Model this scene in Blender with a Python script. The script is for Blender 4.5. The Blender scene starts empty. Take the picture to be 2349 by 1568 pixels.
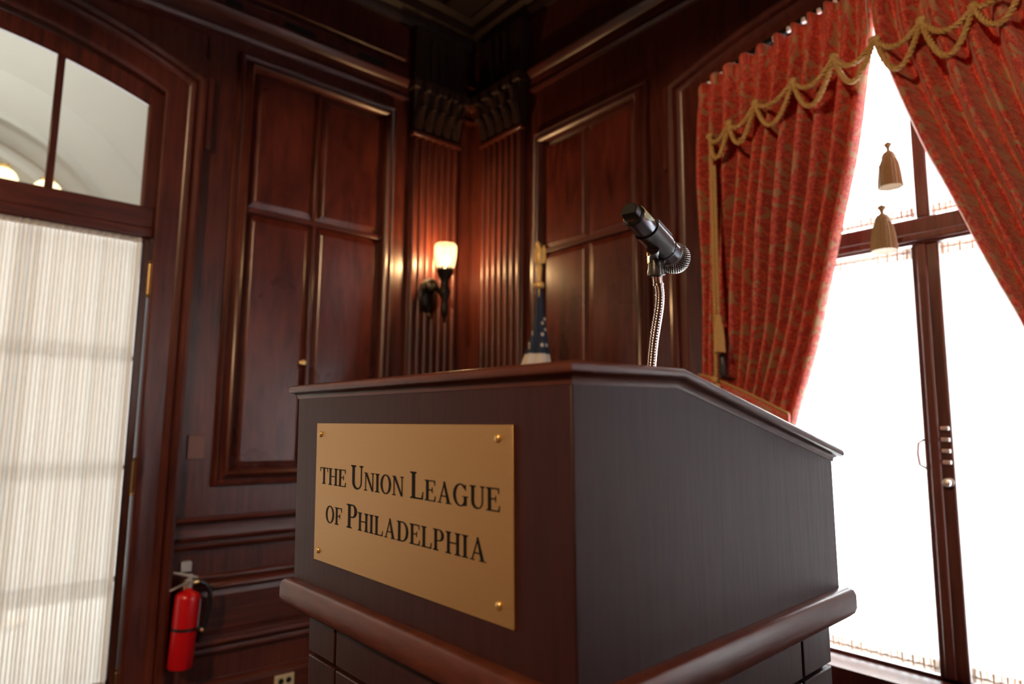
import bpy, bmesh, math, random
from mathutils import Vector, Matrix

random.seed(7)
PI = math.pi
scn = bpy.context.scene
COL = scn.collection

# ------------------------------------------------------------------ camera, sky, exposure
IMG_W, IMG_H, FPX = 2349.0, 1568.0, 1500.0
YAW, PITCH, ROLL = math.radians(49.722), math.radians(7.2533), math.radians(0.5767)
Z0 = 1.24                                    # camera height above the floor
CAM = Vector((0, 0, Z0))
_f = Vector((math.cos(YAW) * math.cos(PITCH), math.sin(YAW) * math.cos(PITCH), math.sin(PITCH)))
_r0 = Vector((math.sin(YAW), -math.cos(YAW), 0))
_u0 = _r0.cross(_f)
RIGHT = math.cos(ROLL) * _r0 + math.sin(ROLL) * _u0
UP = -math.sin(ROLL) * _r0 + math.cos(ROLL) * _u0
FWD = _f

cam_data = bpy.data.cameras.new('camera')
cam = bpy.data.objects.new('camera', cam_data)
COL.objects.link(cam)
m = Matrix((RIGHT, UP, -FWD)).transposed().to_4x4()
m.translation = CAM
cam.matrix_world = m
cam_data.sensor_fit = 'HORIZONTAL'
cam_data.sensor_width = 36.0
cam_data.lens = 36.0 * FPX / IMG_W
cam_data.clip_start = 0.02
cam_data.dof.use_dof = True
cam_data.dof.focus_distance = 1.12
cam_data.dof.aperture_fstop = 2.8
scn.camera = cam

SKY_STRENGTH = 15.0
world = bpy.data.worlds.new('overcast_sky')
scn.world = world
world.use_nodes = True
bg = world.node_tree.nodes['Background']
bg.inputs[0].default_value = (0.91, 0.95, 1.0, 1)
bg.inputs[1].default_value = SKY_STRENGTH

scn.view_settings.view_transform = 'Standard'
scn.view_settings.look = 'None'
scn.view_settings.exposure = 0.28
scn.view_settings.gamma = 1.0
scn.view_settings.use_curve_mapping = False
scn.cycles.max_bounces = 7
scn.cycles.diffuse_bounces = 4
scn.cycles.glossy_bounces = 3
scn.cycles.transparent_max_bounces = 12
scn.cycles.sample_clamp_indirect = 6.0
scn.cycles.caustics_reflective = False
scn.cycles.caustics_refractive = False

HALL_POWER = 30.0
FILL_PENDANT_POWER = 290.0
HALL_LOW_FILL_POWER = 84.0
SCONCE_POWER = 15.0

# ------------------------------------------------------------------ photo pixel -> direction -> point on a known plane
DA, DB = 3.036, 2.245                        # panelled wall planes: y = DA (door wall), x = DB (window wall)
KA, KB = DA / 3.3, DB / 2.478
X_BACK, Y_FRONT = -3.4, -3.2
CEIL = 3.75


def ray(px, py):
    return RIGHT * ((px - IMG_W / 2) / FPX) - UP * ((py - IMG_H / 2) / FPX) + FWD


def A(px, py, off=0.0):
    d = ray(px, py); t = (DA - off) / d.y
    return d.x * t, Z0 + d.z * t


def B(px, py, off=0.0):
    d = ray(px, py); t = (DB - off) / d.x
    return d.y * t, Z0 + d.z * t


def D(px, py, depth):
    return CAM + ray(px, py) * depth


def ax(v): return KA * v
def az(v): return Z0 + KA * v
def by(v): return KB * v
def bz(v): return Z0 + KB * v


# ------------------------------------------------------------------ materials
def new_mat(name):
    mt = bpy.data.materials.new(name); mt.use_nodes = True
    nt = mt.node_tree
    return mt, nt, nt.nodes['Principled BSDF'], nt.nodes['Material Output']


def mat_plain(name, col, rough=0.5, metal=0.0, spec=0.5, coat=0.0, bump=0.0, bscale=80, var=0.0):
    mt, nt, b, o = new_mat(name)
    b.inputs['Base Color'].default_value = (*col, 1)
    b.inputs['Roughness'].default_value = rough
    b.inputs['Metallic'].default_value = metal
    b.inputs['Specular IOR Level'].default_value = spec
    b.inputs['Coat Weight'].default_value = coat
    b.inputs['Coat Roughness'].default_value = 0.15
    tc = nt.nodes.new('ShaderNodeTexCoord')
    no = nt.nodes.new('ShaderNodeTexNoise'); no.inputs['Scale'].default_value = bscale
    nt.links.new(tc.outputs['Object'], no.inputs['Vector'])
    if bump:
        bp = nt.nodes.new('ShaderNodeBump'); bp.inputs['Strength'].default_value = bump
        bp.inputs['Distance'].default_value = 0.002
        nt.links.new(no.outputs['Fac'], bp.inputs['Height'])
        nt.links.new(bp.outputs[0], b.inputs['Normal'])
    cr = nt.nodes.new('ShaderNodeValToRGB')
    v = max(var, 0.03)
    cr.color_ramp.elements[0].color = (*[c * (1 - v) for c in col], 1)
    cr.color_ramp.elements[1].color = (*[min(1, c * (1 + v)) for c in col], 1)
    nt.links.new(no.outputs['Fac'], cr.inputs[0]); nt.links.new(cr.outputs[0], b.inputs['Base Color'])
    return mt


def mat_wood(name, dark, light, rough=0.34, stretch=(9, 9, 0.7), coat=0.25, bump=0.15, spec=0.5, blotch=1.6):
    mt, nt, b, o = new_mat(name)
    L = nt.links.new
    tc = nt.nodes.new('ShaderNodeTexCoord')
    mp = nt.nodes.new('ShaderNodeMapping'); mp.inputs['Scale'].default_value = stretch
    L(tc.outputs['Object'], mp.inputs['Vector'])
    n1 = nt.nodes.new('ShaderNodeTexNoise'); n1.inputs['Scale'].default_value = 6; n1.inputs['Detail'].default_value = 8
    n1.inputs['Distortion'].default_value = 0.6
    L(mp.outputs[0], n1.inputs['Vector'])
    n2 = nt.nodes.new('ShaderNodeTexNoise'); n2.inputs['Scale'].default_value = blotch; n2.inputs['Detail'].default_value = 3
    L(tc.outputs['Object'], n2.inputs['Vector'])
    ad = nt.nodes.new('ShaderNodeMath'); ad.operation = 'MULTIPLY_ADD'
    ad.inputs[1].default_value = 0.55; L(n1.outputs['Fac'], ad.inputs[0])
    mu = nt.nodes.new('ShaderNodeMath'); mu.operation = 'MULTIPLY'; mu.inputs[1].default_value = 0.45
    L(n2.outputs['Fac'], mu.inputs[0]); L(mu.outputs[0], ad.inputs[2])
    cr = nt.nodes.new('ShaderNodeValToRGB')
    cr.color_ramp.elements[0].position = 0.36; cr.color_ramp.elements[0].color = (*dark, 1)
    cr.color_ramp.elements[1].position = 0.64; cr.color_ramp.elements[1].color = (*light, 1)
    L(ad.outputs[0], cr.inputs[0]); L(cr.outputs[0], b.inputs['Base Color'])
    rr = nt.nodes.new('ShaderNodeMapRange'); rr.inputs[3].default_value = rough * 0.8; rr.inputs[4].default_value = rough * 1.25
    L(n2.outputs['Fac'], rr.inputs[0]); L(rr.outputs[0], b.inputs['Roughness'])
    bp = nt.nodes.new('ShaderNodeBump'); bp.inputs['Strength'].default_value = bump; bp.inputs['Distance'].default_value = 0.0012
    L(n1.outputs['Fac'], bp.inputs['Height']); L(bp.outputs[0], b.inputs['Normal'])
    b.inputs['Coat Weight'].default_value = coat; b.inputs['Coat Roughness'].default_value = 0.22
    b.inputs['Specular IOR Level'].default_value = spec
    return mt


def mat_sheer(name, col, transp=0.4, transl=0.5):
    mt, nt, b, o = new_mat(name)
    L = nt.links.new
    nt.nodes.remove(b)
    tr = nt.nodes.new('ShaderNodeBsdfTransparent'); tr.inputs[0].default_value = (*[0.5 + c * 0.5 for c in col], 1)
    tl = nt.nodes.new('ShaderNodeBsdfTranslucent'); tl.inputs[0].default_value = (*col, 1)
    df = nt.nodes.new('ShaderNodeBsdfDiffuse'); df.inputs[0].default_value = (*col, 1)
    tc = nt.nodes.new('ShaderNodeTexCoord')
    no = nt.nodes.new('ShaderNodeTexNoise'); no.inputs['Scale'].default_value = 40
    L(tc.outputs['Object'], no.inputs['Vector'])
    mr = nt.nodes.new('ShaderNodeMapRange'); mr.inputs[3].default_value = transl - 0.05; mr.inputs[4].default_value = transl + 0.05
    L(no.outputs['Fac'], mr.inputs[0])
    m1 = nt.nodes.new('ShaderNodeMixShader'); L(mr.outputs[0], m1.inputs[0]); L(df.outputs[0], m1.inputs[1]); L(tl.outputs[0], m1.inputs[2])
    m2 = nt.nodes.new('ShaderNodeMixShader'); m2.inputs[0].default_value = transp; L(m1.outputs[0], m2.inputs[1]); L(tr.outputs[0], m2.inputs[2])
    L(m2.outputs[0], o.inputs[0])
    return mt


def mat_glass(name, gloss=0.06):
    mt, nt, b, o = new_mat(name)
    nt.nodes.remove(b); L = nt.links.new
    tr = nt.nodes.new('ShaderNodeBsdfTransparent'); tr.inputs[0].default_value = (0.96, 0.98, 0.97, 1)
    gl = nt.nodes.new('ShaderNodeBsdfGlossy'); gl.inputs['Roughness'].default_value = 0.02
    lw = nt.nodes.new('ShaderNodeLayerWeight'); lw.inputs[0].default_value = 0.25
    mu = nt.nodes.new('ShaderNodeMath'); mu.operation = 'MULTIPLY'; mu.inputs[1].default_value = 0.4
    L(lw.outputs['Fresnel'], mu.inputs[0])
    mx = nt.nodes.new('ShaderNodeMixShader'); L(mu.outputs[0], mx.inputs[0]); L(tr.outputs[0], mx.inputs[1]); L(gl.outputs[0], mx.inputs[2])
    L(mx.outputs[0], o.inputs[0])
    return mt


def mat_emit(name, col, strength):
    mt, nt, b, o = new_mat(name)
    b.inputs['Base Color'].default_value = (*col, 1)
    b.inputs['Emission Color'].default_value = (*col, 1)
    b.inputs['Emission Strength'].default_value = strength
    return mt


def mat_damask(name):
    mt, nt, b, o = new_mat(name)
    L = nt.links.new
    uv = nt.nodes.new('ShaderNodeUVMap')
    mp = nt.nodes.new('ShaderNodeMapping'); mp.inputs['Scale'].default_value = (8.0, 6.0, 1)
    L(uv.outputs[0], mp.inputs['Vector'])
    # large scrolling motifs
    n0 = nt.nodes.new('ShaderNodeTexNoise'); n0.inputs['Scale'].default_value = 1.3; n0.inputs['Detail'].default_value = 2
    L(mp.outputs[0], n0.inputs['Vector'])
    wv = nt.nodes.new('ShaderNodeTexNoise'); wv.inputs['Scale'].default_value = 2.3; wv.inputs['Detail'].default_value = 5
    wv.inputs['Distortion'].default_value = 2.2
    L(mp.outputs[0], wv.inputs['Vector'])
    r1 = nt.nodes.new('ShaderNodeValToRGB')
    r1.color_ramp.elements[0].position = 0.53; r1.color_ramp.elements[1].position = 0.60
    L(wv.outputs['Fac'], r1.inputs[0])
    n3 = nt.nodes.new('ShaderNodeTexNoise'); n3.inputs['Scale'].default_value = 11; n3.inputs['Detail'].default_value = 3
    n3.inputs['Distortion'].default_value = 1.5
    L(mp.outputs[0], n3.inputs['Vector'])
    r3 = nt.nodes.new('ShaderNodeValToRGB')
    r3.color_ramp.elements[0].position = 0.45; r3.color_ramp.elements[1].position = 0.58
    L(n3.outputs['Fac'], r3.inputs[0])
    red = nt.nodes.new('ShaderNodeMix'); red.data_type = 'RGBA'
    red.inputs[6].default_value = (0.46, 0.035, 0.032, 1); red.inputs[7].default_value = (0.74, 0.12, 0.065, 1)
    L(r3.outputs[0], red.inputs[0])
    mxc = nt.nodes.new('ShaderNodeMix'); mxc.data_type = 'RGBA'
    mxc.inputs[7].default_value = (0.46, 0.25, 0.13, 1)
    L(red.outputs[2], mxc.inputs[6]); L(r1.outputs[0], mxc.inputs[0])
    L(mxc.outputs[2], b.inputs['Base Color'])
    b.inputs['Roughness'].default_value = 0.6
    b.inputs['Sheen Weight'].default_value = 0.4
    b.inputs['Sheen Tint'].default_value = (1, 0.6, 0.5, 1)
    tl = nt.nodes.new('ShaderNodeBsdfTranslucent'); L(mxc.outputs[2], tl.inputs[0])
    ms = nt.nodes.new('ShaderNodeMixShader'); ms.inputs[0].default_value = 0.12
    L(b.outputs[0], ms.inputs[1]); L(tl.outputs[0], ms.inputs[2]); L(ms.outputs[0], o.inputs[0])
    return mt


def mat_brass(name, brushed=True):
    mt, nt, b, o = new_mat(name)
    L = nt.links.new
    b.inputs['Base Color'].default_value = (0.72, 0.44, 0.17, 1)
    b.inputs['Metallic'].default_value = 0.75
    b.inputs['Roughness'].default_value = 0.42
    tc = nt.nodes.new('ShaderNodeTexCoord')
    mp = nt.nodes.new('ShaderNodeMapping'); mp.inputs['Scale'].default_value = (1, 2, 900) if brushed else (60, 60, 60)
    L(tc.outputs['Object'], mp.inputs['Vector'])
    no = nt.nodes.new('ShaderNodeTexNoise'); no.inputs['Scale'].default_value = 3; no.inputs['Detail'].default_value = 4
    L(mp.outputs[0], no.inputs['Vector'])
    bp = nt.nodes.new('ShaderNodeBump'); bp.inputs['Strength'].default_value = 0.12; bp.inputs['Distance'].default_value = 0.0004
    L(no.outputs['Fac'], bp.inputs['Height']); L(bp.outputs[0], b.inputs['Normal'])
    cr = nt.nodes.new('ShaderNodeValToRGB')
    cr.color_ramp.elements[0].color = (0.56, 0.345, 0.145, 1); cr.color_ramp.elements[1].color = (0.66, 0.42, 0.185, 1)
    L(no.outputs['Fac'], cr.inputs[0]); L(cr.outputs[0], b.inputs['Base Color'])
    return mt


M = {}
MAH_D, MAH_L = (0.036, 0.0074, 0.0055), (0.118, 0.0240, 0.0140)
M['wood_v'] = mat_wood('mahogany_vertical_grain', MAH_D, MAH_L)
M['wood_x'] = mat_wood('mahogany_grain_along_x', MAH_D, MAH_L, stretch=(0.7, 9, 9))
M['wood_y'] = mat_wood('mahogany_grain_along_y', MAH_D, MAH_L, stretch=(9, 0.7, 9))
M['wood_panel'] = mat_wood('mahogany_figured_panel', (0.042, 0.0078, 0.0055), (0.126, 0.0240, 0.0140), rough=0.28, stretch=(5, 5, 0.9), blotch=3.0)
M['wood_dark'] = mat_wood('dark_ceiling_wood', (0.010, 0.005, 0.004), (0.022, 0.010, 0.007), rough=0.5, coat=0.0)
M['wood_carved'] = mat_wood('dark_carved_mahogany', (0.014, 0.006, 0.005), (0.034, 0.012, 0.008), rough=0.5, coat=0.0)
M['wood_win'] = mat_wood('window_frame_wood', (0.045, 0.014, 0.011), (0.10, 0.035, 0.026), rough=0.35)
M['lect'] = mat_wood('lectern_brown_stain', (0.024, 0.0066, 0.0070), (0.042, 0.0112, 0.0112), rough=0.46, stretch=(14, 14, 1.2), coat=0.0, bump=0.3, spec=0.32)
M['lect_trim'] = mat_wood('lectern_trim_stain', (0.055, 0.015, 0.009), (0.115, 0.031, 0.017), rough=0.36, stretch=(3, 3, 14), coat=0.1, bump=0.5)
M['void'] = mat_plain('black_recess', (0.004, 0.003, 0.003), 0.8)
M['brass_plate'] = mat_brass('brushed_brass')
M['brass'] = mat_plain('polished_brass', (0.86, 0.60, 0.24), 0.28, 0.75)
M['old_brass'] = mat_plain('aged_brass', (0.42, 0.30, 0.14), 0.38, 1.0, bump=0.2)
M['gilt'] = mat_plain('gilt_metal', (0.80, 0.52, 0.18), 0.4, 0.25, bump=0.3, bscale=120)
M['black'] = mat_plain('black_enamel', (0.004, 0.004, 0.004), 0.6, spec=0.15)
M['plastic'] = mat_plain('black_plastic', (0.012, 0.012, 0.013), 0.33)
M['rubber'] = mat_plain('black_rubber_clip', (0.030, 0.032, 0.036), 0.28, spec=0.8, coat=0.8, bump=0.1, bscale=300)
M['mic_metal'] = mat_plain('grey_blue_mic_body', (0.22, 0.25, 0.29), 0.24, 0.8, coat=0.5)
M['tape'] = mat_plain('pale_green_tape', (0.52, 0.56, 0.38), 0.6, bump=0.3, bscale=200)
M['chrome'] = mat_plain('chrome', (0.75, 0.73, 0.70), 0.14, 1.0)
M['mesh'] = mat_plain('silver_grille_mesh', (0.55, 0.52, 0.48), 0.4, 0.8)
M['grille_in'] = mat_plain('grille_foam', (0.015, 0.014, 0.013), 0.9)
M['gold_pin'] = mat_plain('gold_contact', (0.9, 0.62, 0.2), 0.2, 1.0)
M['red'] = mat_plain('red_extinguisher_paint', (0.58, 0.004, 0.008), 0.33, coat=0.3)
M['silver'] = mat_plain('zinc_steel', (0.62, 0.63, 0.62), 0.35, 0.8)
M['hose'] = mat_plain('black_hose', (0.008, 0.008, 0.009), 0.4)
M['tag'] = mat_plain('grey_paper_tag', (0.35, 0.36, 0.40), 0.7)
M['iron'] = mat_plain('bronzed_iron', (0.014, 0.010, 0.008), 0.42, 0.6, bump=0.4, bscale=90)
M['damask'] = mat_damask('red_gold_damask')
M['rope'] = mat_plain('gold_silk_rope', (0.52, 0.32, 0.11), 0.55, var=0.25, bscale=160)
M['tassel'] = mat_plain('tan_silk_tassel', (0.34, 0.225, 0.12), 0.6, var=0.2, bscale=150)
M['sheer_win'] = mat_sheer('white_window_sheer', (0.92, 0.91, 0.90), 0.45, 0.6)
M['sheer_ivory'] = mat_sheer('dense_ivory_sheer', (0.78, 0.75, 0.70), 0.02, 0.55)
M['red_drape'] = mat_sheer('red_tint_drape_cloth', (0.34, 0.050, 0.040), 0.0, 0.30)
M['sheer_hem'] = mat_sheer('cream_gathered_hem', (0.80, 0.70, 0.60), 0.05, 0.25)
M['sheer_door'] = mat_sheer('cream_door_sheer', (0.90, 0.87, 0.83), 0.16, 0.7)
M['glass'] = mat_glass('window_glass')
M['plaster'] = mat_plain('pale_hall_plaster', (0.72, 0.70, 0.65), 0.85, var=0.05, bscale=3)
M['plaster_trim'] = mat_plain('grey_plaster_moulding', (0.60, 0.58, 0.53), 0.8)
M['globe'] = mat_emit('warm_hall_globe', (1.0, 0.78, 0.45), 1.6)
M['navy'] = mat_plain('navy_flag_cloth', (0.010, 0.022, 0.055), 0.7, bump=0.2, bscale=250, var=0.15)
M['white_cloth'] = mat_plain('white_flag_cloth', (0.72, 0.66, 0.60), 0.75)
M['red_cloth'] = mat_plain('red_flag_cloth', (0.42, 0.015, 0.02), 0.75)
M['carpet'] = mat_plain('dark_red_carpet', (0.055, 0.016, 0.014), 0.95, bump=0.5, bscale=220, var=0.3)
M['ivory'] = mat_plain('ivory_outlet_plastic', (0.62, 0.54, 0.36), 0.4)
M['white_nylon'] = mat_plain('white_nylon_glider', (0.75, 0.75, 0.78), 0.4)
M['plate_wood'] = mat_plain('painted_cover_plate', (0.16, 0.07, 0.055), 0.45)


# ------------------------------------------------------------------ mesh builder
class MB:
    def __init__(s): s.v = []; s.f = []; s.mi = []; s.cur = 0; s.uv = None

    def add(s, vs, fs):
        o = len(s.v)
        s.v += [Vector(p) for p in vs]
        s.f += [[i + o for i in f] for f in fs]
        s.mi += [s.cur] * len(fs)
        return s

    def box(s, x0, x1, y0, y1, z0, z1):
        vs = [(x, y, z) for x in (x0, x1) for y in (y0, y1) for z in (z0, z1)]
        return s.add(vs, [[0, 1, 3, 2], [4, 6, 7, 5], [0, 4, 5, 1], [2, 3, 7, 6], [0, 2, 6, 4], [1, 5, 7, 3]])

    def prism(s, poly, fn, h0, h1):
        """poly: 2-D points; fn(u, v, h) -> 3-D"""
        n = len(poly)
        vs = [fn(u, v, h0) for u, v in poly] + [fn(u, v, h1) for u, v in poly]
        fs = [list(range(n))[::-1], list(range(n, 2 * n))] + [[i, (i + 1) % n, n + (i + 1) % n, n + i] for i in range(n)]
        return s.add(vs, fs)

    def rings(s, rings, closed=True, cap=True):
        n = len(rings[0]); vs = [p for r in rings for p in r]; fs = []
        for j in range(len(rings) - 1):
            for i in range(n if closed else n - 1):
                a = j * n + i; b = j * n + (i + 1) % n
                fs.append([a, b, b + n, a + n])
        if cap and closed:
            fs.append(list(range(n))[::-1]); fs.append([(len(rings) - 1) * n + i for i in range(n)])
        return s.add(vs, fs)

    def lathe(s, prof, mat=None, n=20):
        mat = mat or Matrix.Identity(4)
        rs = []
        for r, z in prof:
            r = max(r, 1e-5)
            rs.append([mat @ Vector((r * math.cos(2 * PI * i / n), r * math.sin(2 * PI * i / n), z)) for i in range(n)])
        return s.rings(rs)

    def tube(s, pts, rad, n=8):
        pts = [Vector(p) for p in pts]
        rad = rad if isinstance(rad, (list, tuple)) else [rad] * len(pts)
        prev = None; rs = []
        for i, p in enumerate(pts):
            t = (pts[min(i + 1, len(pts) - 1)] - pts[max(i - 1, 0)])
            t = t.normalized() if t.length > 1e-9 else Vector((0, 0, 1))
            if prev is None:
                a = Vector((0, 0, 1)) if abs(t.z) < 0.9 else Vector((1, 0, 0))
                nx = t.cross(a).normalized()
            else:
                nx = (prev - t * prev.dot(t)).normalized()
            prev = nx; ny = t.cross(nx)
            rs.append([p + rad[i] * (math.cos(2 * PI * k / n) * nx + math.sin(2 * PI * k / n) * ny) for k in range(n)])
        return s.rings(rs)

    def rope(s, pts, rad, n=5, pitch=0.028):
        """two twisted strands along pts"""
        pts = [Vector(p) for p in pts]
        fine = [pts[0]]; 
        for a, b in zip(pts, pts[1:]):
            k = max(1, int((b - a).length / 0.0045))
            fine += [a.lerp(b, (i + 1) / k) for i in range(k)]
        L = 0; frames = []
        for i, p in enumerate(fine):
            t = (fine[min(i + 1, len(fine) - 1)] - fine[max(i - 1, 0)]).normalized()
            if i: L += (p - fine[i - 1]).length
            a = Vector((1, 0.13, 0.0)) if abs(t.x) < 0.9 else Vector((0, 1, 0))
            nx = t.cross(a).normalized(); ny = t.cross(nx)
            frames.append((p, nx, ny, L))
        for k in range(2):
            s.tube([p + rad * 0.5 * (math.cos(2 * PI * l / pitch + k * PI) * nx + math.sin(2 * PI * l / pitch + k * PI) * ny) for p, nx, ny, l in frames], rad * 0.62, n)
        return s

    def sweep(s, path, prof, fn, closed=False):
        """profile (offset to the left of travel, height h) mitred along a 2-D path; fn(u, v, h) -> 3-D"""
        n = len(path); P = [Vector(p) for p in path]; rs = []
        for i in range(n):
            if closed:
                d0 = (P[i] - P[i - 1]).normalized(); d1 = (P[(i + 1) % n] - P[i]).normalized()
            else:
                d1 = (P[min(i + 1, n - 1)] - P[min(i, n - 2)]).normalized()
                d0 = (P[max(i, 1)] - P[max(i, 1) - 1]).normalized()
            n0 = Vector((-d0.y, d0.x)); n1 = Vector((-d1.y, d1.x))
            mm = (n0 + n1); mm = mm / max(0.2, mm.dot(n0)) if mm.length > 1e-6 else n0
            rs.append([fn(P[i].x + mm.x * o, P[i].y + mm.y * o, h) for o, h in prof])
        if closed:
            rs.append(rs[0][:])
            return s.rings(rs, closed=True, cap=False)
        return s.rings(rs, closed=True, cap=True)

    def sphere(s, c, r, n=12, k=8, sc=(1, 1, 1)):
        c = Vector(c)
        rs = []
        for j in range(k + 1):
            th = PI * j / k; rr = max(math.sin(th), 1e-4)
            rs.append([c + Vector((r * sc[0] * rr * math.cos(2 * PI * i / n), r * sc[1] * rr * math.sin(2 * PI * i / n), r * sc[2] * math.cos(th))) for i in range(n)])
        return s.rings(rs)

    def build(s, name, mats, parent=None, smooth=35, bevel=0.0, local=False, solid=0.0):
        off = Vector((0, 0, 0))
        if parent is not None and not local:
            off = OFF.get(parent.name, off)
        me = bpy.data.meshes.new(name)
        me.from_pydata([tuple(p - off) for p in s.v], [], s.f)
        bm = bmesh.new(); bm.from_mesh(me)
        if s.uv is None:
            bmesh.ops.recalc_face_normals(bm, faces=bm.faces)
        bm.to_mesh(me); bm.free()
        mats = mats if isinstance(mats, (list, tuple)) else [mats]
        for mt in mats: me.materials.append(M[mt])
        if len(mats) > 1:
            for p, k in zip(me.polygons, s.mi): p.material_index = k
        if s.uv is not None:
            ul = me.uv_layers.new(name='UVMap')
            for lp in me.loops: ul.data[lp.index].uv = s.uv[lp.vertex_index]
        if smooth:
            me.shade_smooth(); me.set_sharp_from_angle(angle=math.radians(smooth))
        ob = bpy.data.objects.new(name, me); COL.objects.link(ob)
        if bevel:
            md = ob.modifiers.new('bevel', 'BEVEL'); md.width = bevel; md.segments = 2; md.limit_method = 'ANGLE'
            md.angle_limit = math.radians(40)
        if solid:
            md = ob.modifiers.new('solid', 'SOLIDIFY'); md.thickness = solid; md.offset = 0
        if parent is not None:
            ob.parent = parent; OFF[ob.name] = off
        return ob


OFF = {}


def tag(o, label=None, cat=None, group=None, kind=None):
    if label: o['label'] = label
    if cat: o['category'] = cat
    if group: o['group'] = group
    if kind: o['kind'] = kind
    return o


def thing(name, label, cat, loc, group=None, kind=None):
    o = bpy.data.objects.new(name, None); COL.objects.link(o)
    o.empty_display_size = 0.05
    o.location = loc; OFF[o.name] = Vector(loc)
    return tag(o, label, cat, group, kind)


def struct(mb, name, mats, label, cat, **k):
    return tag(mb.build(name, mats, **k), label, cat, kind='structure')


fA = lambda u, v, h: Vector((u, DA - h, v))
fB = lambda u, v, h: Vector((DB - h, u, v))

# ------------------------------------------------------------------ room shell
XR = DB + 0.30      # outer skin
YR = DA + 0.12
struct(MB().box(X_BACK - 0.2, XR, Y_FRONT - 0.2, YR, -0.12, 0.0), 'floor', 'carpet', 'dark red carpeted floor of the panelled room', 'floor', smooth=0)
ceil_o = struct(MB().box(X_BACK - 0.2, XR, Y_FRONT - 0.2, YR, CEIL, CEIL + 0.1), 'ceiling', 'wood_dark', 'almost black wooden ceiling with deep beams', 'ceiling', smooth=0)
for i in range(5):
    x = -2.6 + i * 1.15
    MB().box(x - 0.09, x + 0.09, Y_FRONT, DA - 0.16, CEIL - 0.16, CEIL).build('beam', 'wood_dark', ceil_o, bevel=0.012)
for i in range(5):
    y = -2.4 + i * 1.15
    MB().box(X_BACK, DB - 0.16, y - 0.09, y + 0.09, CEIL - 0.13, CEIL).build('cross_beam', 'wood_dark', ceil_o, bevel=0.012)

# arches (segmental, drawn as shallow parabolas) of the door and the window
DXC, DHW = ax(-0.276), ax(0.907)                        # door centre and half width
def door_arch(x, a, b=0.23): return az(a) - (b / KA) * (x - DXC) ** 2
WYC, WHW = by(0.79), by(0.80)                           # window centre and half width
def win_arch(y, a, b=0.20): return bz(a) - (b / KB) * (y - WYC) ** 2


def wall_with_arch(fn, u0, u1, ztop, c, hw, zsill, archfn, t, n=24):
    mb = MB()
    L, R = c - hw, c + hw
    mb.prism([(u0, 0), (L, 0), (L, ztop), (u0, ztop)], fn, 0, -t)
    mb.prism([(R, 0), (u1, 0), (u1, ztop), (R, ztop)], fn, 0, -t)
    if zsill > 0.02:
        mb.prism([(L, 0), (R, 0), (R, zsill), (L, zsill)], fn, 0, -t)
    for i in range(n):
        a = L + (R - L) * i / n; b = L + (R - L) * (i + 1) / n
        mb.prism([(a, archfn(a)), (b, archfn(b)), (b, ztop), (a, ztop)], fn, 0, -t)
    return mb


wallA = struct(wall_with_arch(fA, X_BACK, DB + 0.0, CEIL, DXC, DHW, 0, lambda x: door_arch(x, 1.731), 0.12), 'wall_left', 'wood_v',
               'mahogany panelled wall with arched glazed door and tall cupboard panels', 'wall')
SILL = bz(-0.84)
mbB = wall_with_arch(fB, -0.4, DA + 0.12, CEIL, WYC, WHW, SILL, lambda y: win_arch(y, 1.60), 0.30)
# the same wall runs on past the picture to an added second window
for r_ in ((Y_FRONT, -1.9, 0, CEIL), (-1.9, -0.4, 0, 0.45), (-1.9, -0.4, 2.6, CEIL)):
    mbB.prism([(r_[0], r_[2]), (r_[1], r_[2]), (r_[1], r_[3]), (r_[0], r_[3])], fB, 0, -0.30)
wallB = struct(mbB, 'wall_right', 'wood_v', 'mahogany panelled wall with tall arched curtained window', 'wall')

# walls behind the camera; the front one gets an added window
def wall_with_windows(fn, u0, u1, wins, zs, zt, t=0.15):
    mb = MB(); c = u0
    for a, b in wins:
        mb.prism([(c, 0), (a, 0), (a, CEIL), (c, CEIL)], fn, 0, -t)
        mb.prism([(a, 0), (b, 0), (b, zs), (a, zs)], fn, 0, -t)
        mb.prism([(a, zt), (b, zt), (b, CEIL), (a, CEIL)], fn, 0, -t)
        c = b
    mb.prism([(c, 0), (u1, 0), (u1, CEIL), (c, CEIL)], fn, 0, -t)
    return mb


fK = lambda u, v, h: Vector((X_BACK + h, u, v))
fN = lambda u, v, h: Vector((u, Y_FRONT + h, v))
BACKW = []
FRONTW = [(0.8, 2.05)]  # added window, unseen; fill and sheen for the door wall
SIDEW = [(-1.9, -0.4)]  # added second window, unseen; side light for the room
struct(wall_with_windows(fK, Y_FRONT, DA, BACKW, 0.5, 2.7), 'wall_back', 'wood_v', 'plain mahogany wall behind the seating', 'wall', smooth=0)
struct(wall_with_windows(fN, X_BACK, DB, FRONTW, 0.5, 2.7), 'wall_front', 'wood_v', 'mahogany wall facing the door with one added veiled window', 'wall', smooth=0)
wn = 2
for fn, wins, nm in ((fB, SIDEW, 'window side'), (fN, FRONTW, 'facing')):
    for a, b in wins:
        w = thing('window_%d' % wn, 'added unseen plain window letting light in through the %s wall' % nm, 'window', fn((a + b) / 2, 0.5, -0.08), kind='structure')
        fr = MB()
        for u0, u1, v0, v1 in ((a, a + 0.06, 0.5, 2.7), (b - 0.06, b, 0.5, 2.7), (a, b, 0.5, 0.56), (a, b, 2.64, 2.7), ((a + b) / 2 - 0.03, (a + b) / 2 + 0.03, 0.5, 2.7), (a, b, 1.95, 2.02)):
            fr.prism([(u0, v0), (u1, v0), (u1, v1), (u0, v1)], fn, -0.05, -0.11)
        fr.build('window_frame', 'wood_win', w)
        MB().prism([(a, 0.5), (b, 0.5), (b, 2.7), (a, 2.7)], fn, -0.078, -0.082).build('pane', 'glass', w, smooth=0)
        wn += 1


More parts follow.
